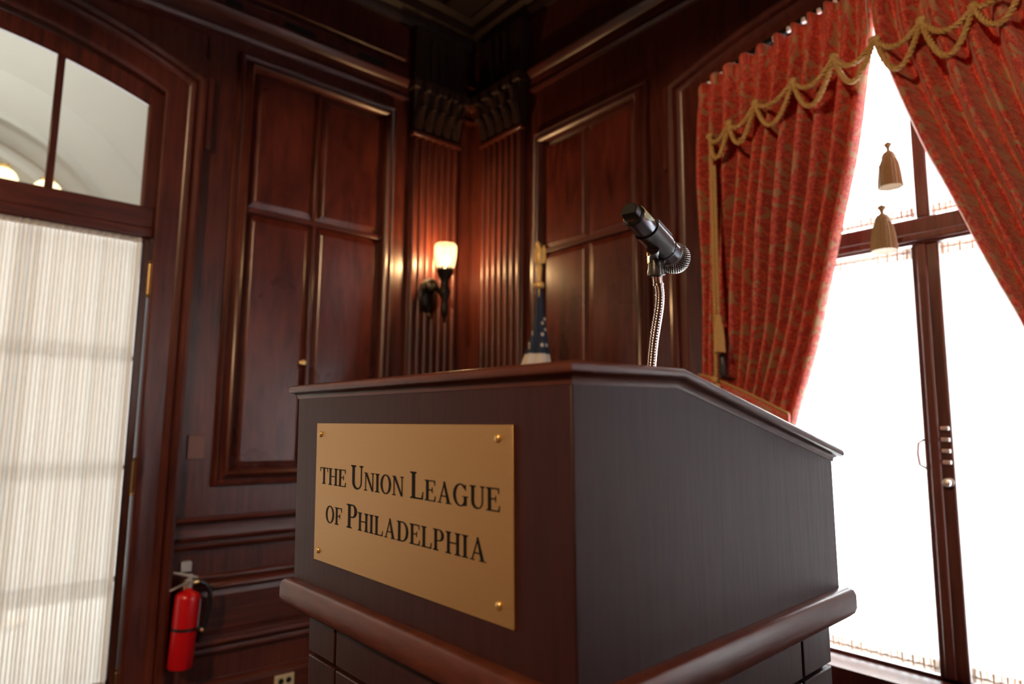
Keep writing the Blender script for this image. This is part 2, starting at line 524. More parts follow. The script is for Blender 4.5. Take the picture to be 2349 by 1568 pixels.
def portal(name, loc, rot, sx, sy):
    ld = bpy.data.lights.new(name, 'AREA'); ld.shape = 'RECTANGLE'; ld.size = sx; ld.size_y = sy
    ld.cycles.is_portal = True
    o = bpy.data.objects.new(name, ld); COL.objects.link(o); o.location = loc; o.rotation_euler = rot
    return o


# sky portals: they emit nothing, they only guide the renderer to the window openings, added ones included
portal('window_portal', (DB + 0.33, WYC, (SILL + bz(1.6)) / 2), (0, PI / 2, 0), bz(1.6) - SILL, 2 * WHW)
for a, b in SIDEW: portal('window_portal', (DB + 0.33, (a + b) / 2, 1.55), (0, PI / 2, 0), 2.2, b - a)
for a, b in BACKW: portal('window_portal', (X_BACK - 0.16, (a + b) / 2, 1.6), (0, -PI / 2, 0), 2.2, b - a)
for a, b in FRONTW: portal('window_portal', ((a + b) / 2, Y_FRONT - 0.16, 1.6), (PI / 2, 0, 0), b - a, 2.2)

# ------------------------------------------------------------------ door wall: cupboard panels, rails, mouldings
BEAD = [(0, 0), (0, 0.012), (0.006, 0.020), (0.014, 0.022), (0.022, 0.016), (0.028, 0.014), (0.040, 0.030), (0.052, 0.034), (0.062, 0.028), (0.068, 0.010), (0.068, 0)]
def scale_prof(p, w, h): return [(a * w / 0.068, b * h / 0.034) for a, b in p]


def rect(u0, u1, v0, v1): return [(u0, v0), (u1, v0), (u1, v1), (u0, v1)]


def panel_frame(parent, fn, u0, u1, v0, v1, w=0.075, h=0.034, mat='wood_v', name='panel_molding'):
    return MB().sweep(rect(u0, u1, v0, v1), scale_prof(BEAD, w, h), fn, closed=True).build(name, mat, parent, smooth=40)


def raised_panel(parent, fn, u0, u1, v0, v1, edge=0.035, base=-0.004, top=0.012, mat='wood_panel', name='panel'):
    rs = [[fn(*p, base) for p in rect(u0, u1, v0, v1)],
          [fn(*p, base + 0.004) for p in rect(u0, u1, v0, v1)],
          [fn(*p, top - 0.003) for p in rect(u0 + edge, u1 - edge, v0 + edge, v1 - edge)],
          [fn(*p, top) for p in rect(u0 + edge + 0.004, u1 - edge - 0.004, v0 + edge + 0.004, v1 - edge - 0.004)]]
    return MB().rings(rs).build(name, mat, parent, smooth=0)


# tall cupboard set in the door wall
pL, pR, pB, pT = ax(0.95), ax(1.865), az(-0.30), az(1.875)
cup = thing('door_2', 'tall built-in mahogany cupboard doors with four raised panels and brass knob', 'cupboard door', (ax(1.4), DA, az(-0.3)), kind='structure')
panel_frame(cup, fA, pL, pR, pB, pT, w=0.072, h=0.045, name='outer_molding')
iL, iR, iB, iT = pL + 0.072, pR - 0.072, pB + 0.066, pT - 0.072
sX, mZ = ax(1.385), az(1.06)
g = 0.004
raised_panel(cup, fA, iL, sX - g, iB, mZ - 0.012, top=0.016)
raised_panel(cup, fA, sX + g, iR, iB, mZ - 0.012, top=0.016)
raised_panel(cup, fA, iL, sX - g, mZ + 0.012, iT, top=0.016)
raised_panel(cup, fA, sX + g, iR, mZ + 0.012, iT, top=0.016)
MB().prism(rect(iL, iR, mZ - 0.012, mZ + 0.012), fA, 0, 0.020).build('mid_rail', 'wood_x', cup, bevel=0.004)
MB().prism(rect(sX - 0.010, sX + 0.010, iB, mZ - 0.012), fA, 0.0, 0.019).build('meeting_stile', 'wood_v', cup, bevel=0.004)
MB().prism(rect(sX - 0.010, sX + 0.010, mZ + 0.012, iT), fA, 0.0, 0.017).build('meeting_stile', 'wood_v', cup, bevel=0.004)
kx, kz = A(694, 831, 0.03)
mk = Matrix.Translation((kx, DA - 0.012, kz)) @ Matrix.Rotation(PI / 2, 4, 'X')
MB().lathe([(0.010, 0), (0.010, 0.004), (0.005, 0.008), (0.005, 0.016), (0.012, 0.022), (0.014, 0.028), (0.010, 0.035), (0.0, 0.037)], mk, 16).build('knob', 'brass', cup)

# long horizontal runs right of the door casing
xC0 = ax(0.80)          # casing outer edge
xP0 = ax(1.975)         # first pilaster
def run_x(name, z0, z1, prof, mat='wood_x', x0=None, x1=None, parent=None):
    x0 = xC0 if x0 is None else x0; x1 = DB if x1 is None else x1
    n = len(prof)
    rs = [[Vector((x, DA - h, z0 + (z1 - z0) * t)) for t, h in prof] for x in (x0, x1)]
    return MB().rings(rs).build(name, mat, parent or wallA, smooth=40)
def run_y(name, z0, z1, prof, y0, y1, mat='wood_y', parent=None):
    rs = [[Vector((DB - h, y, z0 + (z1 - z0) * t)) for t, h in prof] for y in (y0, y1)]
    return MB().rings(rs).build(name, mat, parent or wallB, smooth=40)
RAIL = [(0, 0), (0, 0.012), (0.10, 0.020), (0.16, 0.012), (0.22, 0.010), (0.70, 0.012), (0.76, 0.030), (0.88, 0.040), (1.0, 0.034), (1.0, 0)]
LOWM = [(0, 0), (0, 0.010), (0.25, 0.026), (0.5, 0.020), (0.75, 0.034), (1.0, 0.030), (1.0, 0)]
zr1, zr0 = A(406, 1188)[1], A(406, 1246)[1]
run_x('chair_rail', zr0, zr1, RAIL)
run_x('chair_rail_bead', zr0 - 0.035, zr0 - 0.012, LOWM)
# dado panel with moulding frame
q1 = A(446, 1319)[1]; q0 = A(500, 1480)[1]
dado = thing('trim_1', 'moulded dado panel under the chair rail behind the fire extinguisher', 'wainscot panel', (ax(1.4), DA, q0), kind='structure')
for (u0, u1) in ((xC0 + 0.05, ax(1.90)),):
    panel_frame(dado, fA, u0, u1, q0 - 0.03, q1, w=0.070, h=0.034, mat='wood_x', name='dado_molding')
    raised_panel(dado, fA, u0 + 0.075, u1 - 0.075, q0 + 0.045, q1 - 0.075, top=0.008, edge=0.02, mat='wood_x')
zb = A(439, 1568)[1]
bb = MB()
rs = [[Vector((x, DA - h, z)) for z, h in ((0, 0), (0, 0.030), (zb - 0.035, 0.030), (zb - 0.030, 0.038), (zb - 0.012, 0.036), (zb, 0.018), (zb, 0))] for x in (xC0, DB)]
struct(bb.rings(rs), 'baseboard_left', 'wood_x', 'deep mahogany baseboard under the dado panels', 'baseboard', smooth=40)
rs = [[Vector((DB - h, y, z)) for z, h in ((0, 0), (0, 0.030), (zb - 0.035, 0.030), (zb - 0.030, 0.038), (zb - 0.012, 0.036), (zb, 0.018), (zb, 0))] for y in (WYC + WHW + 0.16, DA)]
struct(MB().rings(rs), 'baseboard_right', 'wood_y', 'deep mahogany baseboard along the window wall', 'baseboard', smooth=40)

# entablature on both walls (architrave, frieze with vent slots, cornice)
ARCH = [(0, 0), (0, 0.012), (0.12, 0.020), (0.2, 0.012), (0.6, 0.016), (0.68, 0.030), (0.85, 0.044), (1.0, 0.040), (1.0, 0)]
CORN = [(0, 0), (0, 0.020), (0.10, 0.040), (0.22, 0.040), (0.30, 0.070), (0.5, 0.075), (0.55, 0.120), (0.8, 0.135), (1.0, 0.165), (1.0, 0)]
eA0, eA1 = az(1.945), az(2.085)
eF1, eC1 = az(2.43), CEIL
run_x('architrave', eA0, eA1, ARCH, x0=X_BACK)
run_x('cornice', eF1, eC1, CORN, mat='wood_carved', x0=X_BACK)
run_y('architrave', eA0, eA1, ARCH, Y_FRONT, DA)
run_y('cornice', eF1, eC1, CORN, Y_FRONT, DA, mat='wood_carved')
for p0, p1 in (((652, 52), (722, 88)), ((822, 118), (886, 155)), ((520, -22), (560, 2))):
    a0, b0 = A(*p0); a1, b1 = A(*p1)
    zz = az(2.125)
    MB().prism([(a0 + 0.012, zz - 0.018), (a1 - 0.012, zz - 0.018), (a1, zz - 0.009), (a1, zz + 0.009), (a1 - 0.012, zz + 0.018), (a0 + 0.012, zz + 0.018), (a0, zz + 0.009), (a0, zz - 0.009)], fA, -0.004, 0.0015).build('vent_slot', 'void', wallA, smooth=0)
run_x('frieze_bead', az(2.165), az(2.195), LOWM, x0=X_BACK)


# ------------------------------------------------------------------ fluted pilasters
def pilaster(name, label, fn, u0, u1, proud, ztop, zcap, zfr, n=7):
    root = thing(name, label, 'pilaster', fn((u0 + u1) / 2, 0, 0), kind='structure')
    MB().prism(rect(u0, u1, 0.0, ztop), fn, 0, proud * 0.62).build('shaft', 'wood_v', root, bevel=0.003)
    w = (u1 - u0); pitch = w / n
    for i in range(n):
        c = u0 + (i + 0.5) * pitch; hw = pitch * 0.30
        prof = [(-hw, proud * 0.6), (-hw * 0.9, proud * 0.85), (-hw * 0.5, proud * 0.98), (hw * 0.5, proud * 0.98), (hw * 0.9, proud * 0.85), (hw, proud * 0.6)]
        rs = [[fn(c + a, z, h) for a, h in prof] for z in (zb + 0.15, ztop - 0.035)]
        MB().rings(rs).build('flute_rib', 'wood_v', root, smooth=60)
    MB().prism(rect(u0 - 0.006, u1 + 0.006, ztop - 0.035, ztop - 0.012), fn, 0, proud * 1.15).build('necking', 'wood_v', root, bevel=0.004)
    MB().prism(rect(u0 - 0.02, u1 + 0.02, 0, zb + 0.12), fn, 0, proud * 1.4).build('plinth', 'wood_v', root, bevel=0.006)
    # leafy capital
    cap = MB()
    prof = [(0, proud * 0.9), (0.3, proud * 1.0), (0.6, proud * 1.2), (0.82, proud * 1.6), (0.84, proud * 1.9), (1.0, proud * 2.0)]
    rs = []
    for t, h in prof:
        e = (h - proud) * 0.6; z = ztop + (zcap - ztop) * t
        rs.append([fn(u0 - e, z, 0), fn(u0 - e, z, h), fn(u1 + e, z, h), fn(u1 + e, z, 0)])
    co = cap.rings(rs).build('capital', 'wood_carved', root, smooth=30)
    for row, (t0, t1, k) in enumerate(((0.02, 0.48, 5), (0.3, 0.82, 4))):
        for i in range(k):
            c = u0 + w * (i + 0.5) / k; hw = w / k * 0.42
            z_0 = ztop + (zcap - ztop) * t0; z_1 = ztop + (zcap - ztop) * t1
            ring = []
            for t, ww, h in ((0, 0.8, 1.05), (0.35, 1.0, 1.25), (0.7, 0.85, 1.5), (0.92, 0.5, 1.95), (0.86, 0.3, 2.2)):
                z = z_0 + (z_1 - z_0) * t
                ring.append([fn(c - hw * ww, z, proud * h * 0.9), fn(c - hw * ww * 0.4, z, proud * h * 1.12), fn(c, z, proud * h * 1.0), fn(c + hw * ww * 0.4, z, proud * h * 1.12), fn(c + hw * ww, z, proud * h * 0.9), fn(c, z, proud * 0.6)])
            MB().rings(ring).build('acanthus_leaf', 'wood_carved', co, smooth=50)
    # block above the capital with three ribs
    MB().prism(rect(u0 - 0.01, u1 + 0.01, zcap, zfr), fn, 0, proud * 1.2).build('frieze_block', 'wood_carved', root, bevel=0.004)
    for i in range(3):
        c = (u0 + u1) / 2 + (i - 1) * w * 0.17
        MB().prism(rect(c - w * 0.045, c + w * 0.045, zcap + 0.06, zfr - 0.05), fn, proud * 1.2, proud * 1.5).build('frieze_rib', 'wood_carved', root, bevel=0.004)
    return root


pa0, _ = A(946, 420, 0.05); pa1, _ = A(1054, 420, 0.05)
zpt = A(948, 293, 0.05)[1]
pilaster('trim_2', 'fluted mahogany pilaster carrying the lit wall sconce', fA, pa0, pa1, 0.05, zpt, az(2.06), eF1)
pb1, _ = B(1096, 600, 0.05); pb0, _ = B(1192, 600, 0.05)
pilaster('trim_3', 'fluted mahogany pilaster in the corner behind the flag', fB, pb0, pb1, 0.05, zpt, az(2.06), eF1)

# ------------------------------------------------------------------ window-wall panel
wp = thing('trim_4', 'tall framed mahogany panel between corner pilaster and curtained window', 'wall panel', (DB, by(2.3), bz(-0.3)), kind='structure')
wy1, wy0 = B(1228, 400)[0], B(1494, 400)[0]
wzT = bz(1.70)
panel_frame(wp, fB, wy0, wy1, bz(-0.30), wzT, w=0.070, h=0.042)
wmid, wz = B(1352, 540)
wzm = bz(0.975)
w0, w1 = wy0 + 0.072, wy1 - 0.072
for (a, b) in ((w0, wmid - g), (wmid + g, w1)):
    raised_panel(wp, fB, a, b, bz(-0.30) + 0.075, wzm - 0.012, top=0.012, edge=0.025)
    raised_panel(wp, fB, a, b, wzm + 0.012, wzT - 0.075, top=0.012, edge=0.025)
MB().prism(rect(w0, w1, wzm - 0.012, wzm + 0.012), fB, 0, 0.018).build('mid_rail', 'wood_y', wp, bevel=0.004)
run_y('chair_rail', zr0, zr1, RAIL, WYC + WHW + 0.17, DA)


# ------------------------------------------------------------------ arched casings
def casing_path(c, hw, arch, z0, n=28):
    """counter-clockwise so that the outside is to the right; travel: up the right jamb, over, down the left"""
    pts = [(c + hw, z0)]
    for i in range(n + 1):
        u = c + hw - 2 * hw * i / n
        pts.append((u, arch(u)))
    pts.append((c - hw, z0))
    return pts


CAS = [(0, -0.06), (0, 0.018), (-0.012, 0.024), (-0.030, 0.020), (-0.085, 0.020), (-0.095, 0.030), (-0.112, 0.034), (-0.118, 0.026), (-0.126, 0.044), (-0.142, 0.050), (-0.155, 0.044), (-0.160, 0.0)]
door = thing('door_1', 'arched mahogany french door with white sheer curtain and glazed transom', 'door', (DXC, DA, 0), kind='structure')
MB().sweep(casing_path(DXC, DHW, lambda x: door_arch(x, 1.731), 0.0), CAS, fA).build('casing', 'wood_v', door, smooth=40)
# projecting ear moulding of the casing, above the step
ez0 = A(470, 345)[1]; ex = DXC + DHW
for sgn in (1, -1):
    u0 = DXC + sgn * (DHW + 0.158); u1 = DXC + sgn * (DHW + 0.188)
    MB().prism(rect(min(u0, u1), max(u0, u1), ez0, door_arch(DXC + DHW, 1.731) + 0.125), fA, 0, 0.032).build('casing_ear', 'wood_v', door, bevel=0.006)
# spandrel panels over the arch, right of the crown
sp = MB()
s_pts = [(x, door_arch(x, 1.99, 0.20)) for x in [ax(0.80) - i * 0.06 for i in range(12)]]
poly_top = az(1.915)
spath = [(ax(0.815), s_pts[0][1] + 0.02), (ax(0.815), poly_top), (ax(0.10), poly_top), (ax(0.10), door_arch(ax(0.10), 1.89, 0.20))]
MB().sweep(spath[:3], [(0, 0), (0, 0.006), (0.012, 0.010), (0.016, 0.0)], fA).build('spandrel_molding', 'wood_x', door, smooth=40)

# transom: frame, mullions, panes
dof = -0.05
tz0 = A(314, 472, dof)[1]; tbar = A(352, 552, dof)[1]; txr = A(335, 300, dof)[0]; jx = DXC + DHW
tarch = lambda x: door_arch(x, 1.645)
fD = lambda u, v, h: Vector((u, DA + 0.05 - h, v))
hwT = txr - DXC
tf = MB()
inner = casing_path(DXC, hwT, tarch, tz0)
inner_c = inner
tfp = [(0.0, -0.004), (0.0, 0.012), (-0.010, 0.020), (-(DHW - hwT) - 0.02, 0.020), (-(DHW - hwT) - 0.02, -0.004)]
tf.sweep(inner, tfp, fD)
tf.build('transom_frame', 'wood_v', door, smooth=30)
MB().prism(rect(DXC - DHW, DXC + DHW, tbar + 0.05, tz0), fD, -0.02, 0.020).build('transom_rail', 'wood_x', door, bevel=0.004)
MB().prism(rect(DXC - DHW, DXC + DHW, tbar, tbar + 0.05), fD, -0.03, 0.032).build('transom_bar', 'wood_x', door, bevel=0.008)
mulx = A(126, 280, dof)[0]
pitchx = (txr - mulx)
mxs = [mulx - i * pitchx for i in range(4)]
for x in mxs:
    MB().prism(rect(x - 0.014, x + 0.014, tz0, tarch(x) + 0.01), fD, -0.012, 0.012).build('transom_mullion', 'wood_v', door, bevel=0.004)
edges = [txr] + mxs + [DXC - hwT]
for a, b in zip(edges, edges[1:]):
    n = 6
    xs = [b + (a - b) * i / n for i in range(n + 1)]
    MB().prism([(x, tz0 - 0.005) for x in (xs[0], xs[-1])] + [(x, tarch(x) + 0.005) for x in xs[::-1]], fD, -0.003, 0.0).build('pane', 'glass', door, smooth=0)

# two door leaves
gl_t = A(325, 560, dof)[1]; gl_r = A(323, 600, dof)[0]
def leaf(u0, u1, name):
    mb = MB(); st = jx - gl_r
    for r in (rect(u0, u0 + st, 0.012, tbar), rect(u1 - st, u1, 0.012, tbar), rect(u0 + st, u1 - st, gl_t, tbar), rect(u0 + st, u1 - st, 0.012, 0.24)):
        mb.prism(r, fD, -0.022, 0.018)
    lf = mb.build(name, 'wood_win', door, bevel=0.004)
    a, b = u0 + st, u1 - st
    MB().prism(rect(a, b, 0.24, gl_t), fD, -0.006, -0.003).build('pane', 'glass', lf, smooth=0)
    for py in (810, 1076, 1345):
        z = A(150, py, dof)[1]
        MB().prism(rect(a, b, z - 0.009, z + 0.009), fD, -0.052, -0.034).build('muntin', 'wood_win', lf)
    z = A(150, 810, dof)[1]
    MB().prism(rect((a + b) / 2 - 0.008, (a + b) / 2 + 0.008, 0.24, gl_t), fD, -0.052, -0.034).build('muntin', 'wood_win', lf)
    return lf
leafR = leaf(DXC + 0.003, jx - 0.003, 'door_leaf')
leafL = leaf(DXC - DHW + 0.003, DXC - 0.003, 'door_leaf')
for (p0, p1) in (((347, 602), (344, 684)), ((309, 1050), (302, 1133)), ((268, 1530), (262, 1612))):
    x, z1 = A(*p0, dof); _, z0 = A(*p1, dof)
    x = jx - 0.001
    mh = Matrix.Translation((x, DA + 0.05 - 0.026, z0))
    H = z1 - z0
    MB().lathe([(0, -0.004), (0.007, 0), (0.0045, 0.008), (0.0075, 0.012), (0.0075, H - 0.012), (0.0045, H - 0.008), (0.007, H), (0, H + 0.004)], mh, 12).build('hinge', 'old_brass', leafR)


def sheer(name, label, fn, u0, u1, z0, z1, h, folds, amp, mat, hem_mat=None, hem=0.05, seed=1, group=None, cat='curtain'):
    rnd = random.Random(seed)
    root = thing(name, label, cat, fn((u0 + u1) / 2, z0, h), group)
    n = folds * 6
    ph = [rnd.uniform(-0.9, 0.9) for _ in range(folds + 2)]
    am = [rnd.uniform(0.5, 1.3) for _ in range(folds + 2)]
    def prof(i):
        t = i / n; k = t * folds; j = int(k); w = k - j
        p = ph[j] * (1 - w) + ph[j + 1] * w; a_ = am[j] * (1 - w) + am[j + 1] * w
        return amp * a_ * math.sin(2 * PI * k + p), 0.25 * (u1 - u0) / folds * math.sin(4 * PI * k + p)
    def grid(za, zb, mb, ka, kb):
        rs = []
        for z, kk in ((za, ka), ((za + zb) / 2, (ka + kb) / 2), (zb, kb)):
            row = []
            for i in range(n + 1):
                dh, du = prof(i)
                row.append(fn(u0 + (u1 - u0) * i / n + du * kk, z, h + dh * kk))
            rs.append(row)
        mb.rings(rs, closed=False, cap=False)
    mb = MB(); grid(z0 + hem, z1 - hem, mb, 1, 1); mb.build('fabric', mat, root, smooth=60)
    if hem_mat:
        mt = MB(); grid(z1 - hem, z1, mt, 1, 0.5); mt.build('top_heading', hem_mat, root, smooth=60)
        mt = MB(); grid(z0, z0 + hem, mt, 0.5, 1); mt.build('bottom_heading', hem_mat, root, smooth=60)
    # side hems, a folded double edge
    for u in (u0, u1):
        MB().prism(rect(u - 0.008, u + 0.008, z0, z1), fn, h - 0.002, h + 0.002).build('side_hem', mat, root, smooth=0)
    for z in (z0 + hem * 0.4, z1 - hem * 0.4):
        MB().tube([fn(u0, z, h - 0.003), fn(u1, z, h - 0.003)], 0.0035, 6).build('sash_rod', 'white_nylon', root)
    return root


sheer('sheer_curtain', 'cream gathered sheer stretched over the door leaf beside the fire extinguisher', fD, DXC + 0.075, gl_r - 0.016, 0.22, gl_t + 0.02, 0.030, 26, 0.007, 'sheer_door', 'sheer_door', 0.05, 3)
sheer('sheer_curtain', 'cream gathered sheer stretched over the far leaf of the double door', fD, DXC - DHW + 0.06, DXC - 0.075, 0.22, gl_t + 0.02, 0.030, 26, 0.007, 'sheer_door', 'sheer_door', 0.05, 5)

# ------------------------------------------------------------------ bright hall behind the door
HY0, HY1, HX0, HX1, HZ = YR, DA + 2.6, -2.6, 2.4, 4.6
hall = MB()
hall.box(HX0, HX1, HY1, HY1 + 0.1, 0, HZ)
hall.box(HX0 - 0.1, HX0, HY0, HY1, 0, HZ)
hall.box(HX1, HX1 + 0.1, HY0, HY1, 0, HZ)
hw_o = struct(hall, 'wall_hall', 'plaster', 'pale plaster hall walls seen through the glazed door', 'wall', smooth=0)
struct(MB().box(HX0, HX1, HY0, HY1, -0.1, 0.0), 'floor_hall', 'plaster', 'pale stone floor of the hall behind the door', 'floor', smooth=0)
struct(MB().box(HX0, HX1, HY0, HY1, HZ, HZ + 0.1), 'ceiling_hall', 'plaster', 'pale ceiling of the hall behind the door', 'ceiling', smooth=0)
struct(MB().box(HX0, HX1, HY0 - 0.002, HY0 + 0.02, CEIL, HZ), 'wall_hall_upper', 'plaster', 'plaster above the door inside the hall', 'wall', smooth=0)
fH = lambda u, v, h: Vector((u, HY1 - h, v))
def H(px, py):
    d = ray(px, py); t = HY1 / d.y
    return d.x * t, Z0 + d.z * t
# arch on the hall wall through three sighted points
P3 = [H(0, 262), H(120, 335), H(240, 458)]
(x1, y1), (x2, y2), (x3, y3) = P3
dd = 2 * (x1 * (y2 - y3) + x2 * (y3 - y1) + x3 * (y1 - y2))
ucx = ((x1 ** 2 + y1 ** 2) * (y2 - y3) + (x2 ** 2 + y2 ** 2) * (y3 - y1) + (x3 ** 2 + y3 ** 2) * (y1 - y2)) / dd
ucy = ((x1 ** 2 + y1 ** 2) * (x3 - x2) + (x2 ** 2 + y2 ** 2) * (x1 - x3) + (x3 ** 2 + y3 ** 2) * (x2 - x1)) / dd
urad = math.hypot(x1 - ucx, y1 - ucy)
ARX, ARZ, ARR = ucx, ucy, urad
def arc(r, n=36, a0=0.0, a1=PI): return [(ARX + r * math.cos(a0 + (a1 - a0) * i / n), ARZ + r * math.sin(a0 + (a1 - a0) * i / n)) for i in range(n + 1)]
harch = thing('trim_5', 'round plaster arch moulding on the hall wall behind the transom', 'arch', fH(ARX, 0, 0), kind='structure')
MB().sweep(arc(ARR), [(0, 0), (0, 0.05), (0.05, 0.08), (0.08, 0.05), (0.14, 0.05), (0.18, 0.02), (0.18, 0)], fH).build('archivolt', 'plaster_trim', harch, smooth=40)
MB().sweep(arc(ARR - 0.24), [(0, 0), (0, 0.03), (0.05, 0.05), (0.10, 0.02), (0.10, 0)], fH).build('inner_archivolt', 'plaster_trim', harch, smooth=40)
MB().sweep(arc(ARR + 0.30), [(0, 0), (0, 0.012), (0.01, 0.016), (0.30, 0.016), (0.30, 0)], fH).build('groin_band', 'plaster', harch, smooth=40)
for i, (px, py) in enumerate(((108, 442), (6, 412))):
    p = CAM + ray(px, py) * 4.3
    hl = thing('hall_lantern', ['warm glowing globe lantern on a post in the hall behind the transom mullion', 'warm glowing globe lantern on a post further along the hall'][i], 'lamp', (p.x, p.y, p.z))
    MB().sphere(p, 0.085, 16, 10).build('globe', 'globe', hl)
    MB().lathe([(0.0, -p.z), (0.12, -p.z), (0.12, -p.z + 0.03), (0.02, -p.z + 0.06), (0.02, -0.12), (0.05, -0.09), (0.03, -0.07), (0, -0.07)], Matrix.Translation(p), 12).build('stem', 'old_brass', hl)
    MB().lathe([(0.03, 0.08), (0.045, 0.09), (0.03, 0.11), (0.012, 0.10), (0, 0.105)], Matrix.Translation(p), 10).build('cap', 'old_brass', hl)
ld = bpy.data.lights.new('hall_top_fill', 'AREA'); ld.shape = 'RECTANGLE'; ld.size = 3.0; ld.size_y = 1.4; ld.energy = HALL_POWER; ld.color = (1.0, 0.97, 0.92)  # added area light under the hall ceiling, no fixture there
lo = bpy.data.objects.new('hall_top_fill', ld); COL.objects.link(lo); lo.location = (-0.6, DA + 1.5, HZ - 0.1)
# added area light low at the far hall wall, brightening the door sheers
ld = bpy.data.lights.new('hall_low_fill', 'AREA'); ld.shape = 'RECTANGLE'; ld.size = 2.6; ld.size_y = 2.3; ld.energy = HALL_LOW_FILL_POWER; ld.color = (1.0, 0.98, 0.98)
lo = bpy.data.objects.new('hall_low_fill', ld); COL.objects.link(lo); lo.location = (0.2, HY1 - 0.06, 1.2); lo.rotation_euler = (-PI / 2, 0, 0)

# ------------------------------------------------------------------ window in the window wall
win = thing('window_1', 'tall arched mahogany casement window behind red drapes', 'window', (DB, WYC, SILL), kind='structure')
MB().sweep(casing_path(WYC, WHW, lambda y: win_arch(y, 1.60), 0.0), [(o, h if h > -0.05 else -0.02) for o, h in CAS], fB).build('casing', 'wood_v', win, smooth=40)
wez0 = B(1556, 385)[1]
for sgn in (1, -1):
    u0 = WYC + sgn * (WHW + 0.158); u1 = WYC + sgn * (WHW + 0.186)
    MB().prism(rect(min(u0, u1), max(u0, u1), wez0, win_arch(WYC + WHW, 1.60) + 0.125), fB, 0, 0.032).build('casing_ear', 'wood_v', win, bevel=0.006)
WOFF = -0.16                                       # sash plane lies behind the casing plane
fW = lambda u, v, h: Vector((DB - WOFF - h, u, v))
pLy = B(2093, 571, WOFF)[0]; pRy = B(2157, 571, WOFF)[0]
cz0 = B(2090, 567, WOFF)[1]; cz1 = B(2060, 513, WOFF)[1]
wz_s = B(2159, 1545, WOFF)[1]; wz_s2 = wz_s - 0.12
MB().prism(rect(pRy, pLy, wz_s2, cz0), fW, -0.05, 0.02).build('centre_post', 'wood_win', win, bevel=0.006)
pc = (pLy + pRy) / 2
MB().prism(rect(pc - 0.008, pc + 0.022, wz_s, cz0), fW, 0.02, 0.034).build('astragal', 'wood_win', win, bevel=0.006)
u_l, u_r = B(2098, 400, WOFF)[0], B(2130, 400, WOFF)[0]
MB().prism(rect(u_r, u_l, cz1, win_arch(WYC, 1.66)), fW, -0.05, 0.02).build('upper_post', 'wood_win', win, bevel=0.006)
MB().prism(rect(WYC - WHW, WYC + WHW, cz0, cz1), fW, -0.06, 0.03).build('crossbar', 'wood_win', win, bevel=0.008)
MB().prism(rect(WYC - WHW, WYC + WHW, cz0 + 0.008, cz0 + 0.035), fW, 0.03, 0.045).build('crossbar_bead', 'wood_win', win, bevel=0.006)
MB().prism(rect(WYC - WHW, WYC + WHW, wz_s - 0.045, wz_s), fW, -0.05, 0.02).build('bottom_rail', 'wood_win', win, bevel=0.004)
MB().prism(rect(WYC - WHW, WYC + WHW, wz_s - 0.085, wz_s - 0.045), fW, -0.05, 0.05).build('sill_molding', 'wood_win', win, bevel=0.010)
MB().prism(rect(WYC - WHW - 0.0, WYC + WHW + 0.0, SILL - 0.005, wz_s - 0.085), fW, -0.05, 0.14).build('window_sill', 'wood_win', win, bevel=0.006)
for sgn in (1, -1):
    u0 = WYC + sgn * WHW; u1 = u0 - sgn * 0.05
    MB().prism(rect(min(u0, u1), max(u0, u1), wz_s - 0.045, bz(1.62)), fW, -0.05, 0.02).build('jamb_stile', 'wood_win', win, bevel=0.004)
for (a, b, c, d) in ((WYC - WHW, pc, wz_s, cz0), (pc, WYC + WHW, wz_s, cz0), (WYC - WHW, pc, cz1, bz(1.7)), (pc, WYC + WHW, cz1, bz(1.7))):
    MB().prism(rect(a, b, c, d), fW, -0.022, -0.018).build('pane', 'glass', win, smooth=0)
# espagnolette hardware on the centre post
hy, hz = B(2128, 1040, WOFF)
MB().tube([fW(hy + 0.002, hz + 0.045, 0.020), fW(hy + 0.012, hz + 0.035, 0.040), fW(hy + 0.014, hz, 0.046), fW(hy + 0.012, hz - 0.035, 0.040), fW(hy + 0.002, hz - 0.045, 0.020)], 0.0045, 8).build('pull_handle', 'silver', win)
ky, kz = B(2183, 1105, WOFF)
mk = Matrix.Translation(fW(ky, kz, 0.02)) @ Matrix.Rotation(-PI / 2, 4, 'Y')
MB().lathe([(0.014, 0), (0.014, 0.004), (0.006, 0.008), (0.006, 0.02), (0.013, 0.026), (0.012, 0.034), (0, 0.037)], mk, 14).build('window_knob', 'silver', win)
for i in range(4):
    MB().prism(rect(ky - 0.012, ky + 0.012, kz + 0.055 + i * 0.035, kz + 0.068 + i * 0.035), fW, 0.018, 0.034).build('bolt_guide', 'silver', win, bevel=0.003)

SH = 0.012
a_l, a_r = u_l + 0.004, WYC + WHW - 0.055
b_l, b_r = WYC - WHW + 0.055, u_r - 0.004
sheer('sheer_curtain', 'white sheer on the upper pane beside the flag side drape, tassels in front', fW, a_l, a_r, cz1 + 0.004, win_arch(WYC, 1.54), SH, 20, 0.008, 'sheer_win', 'sheer_hem', 0.035, 11)
sheer('sheer_curtain', 'white sheer on the upper pane mostly covered by the far drape', fW, b_l, b_r, cz1 + 0.004, win_arch(WYC, 1.54), SH, 20, 0.008, 'sheer_win', 'sheer_hem', 0.035, 12)
sheer('sheer_curtain', 'white sheer on the tall lower casement behind the lectern', fW, pLy + 0.004, a_r, wz_s + 0.004, cz0 - 0.004, SH, 20, 0.008, 'sheer_win', 'sheer_hem', 0.04, 13)
sheer('sheer_curtain', 'white sheer on the tall lower casement under the far drape', fW, b_l, pRy - 0.004, wz_s + 0.004, cz0 - 0.004, SH, 20, 0.008, 'sheer_win', 'sheer_hem', 0.04, 14)

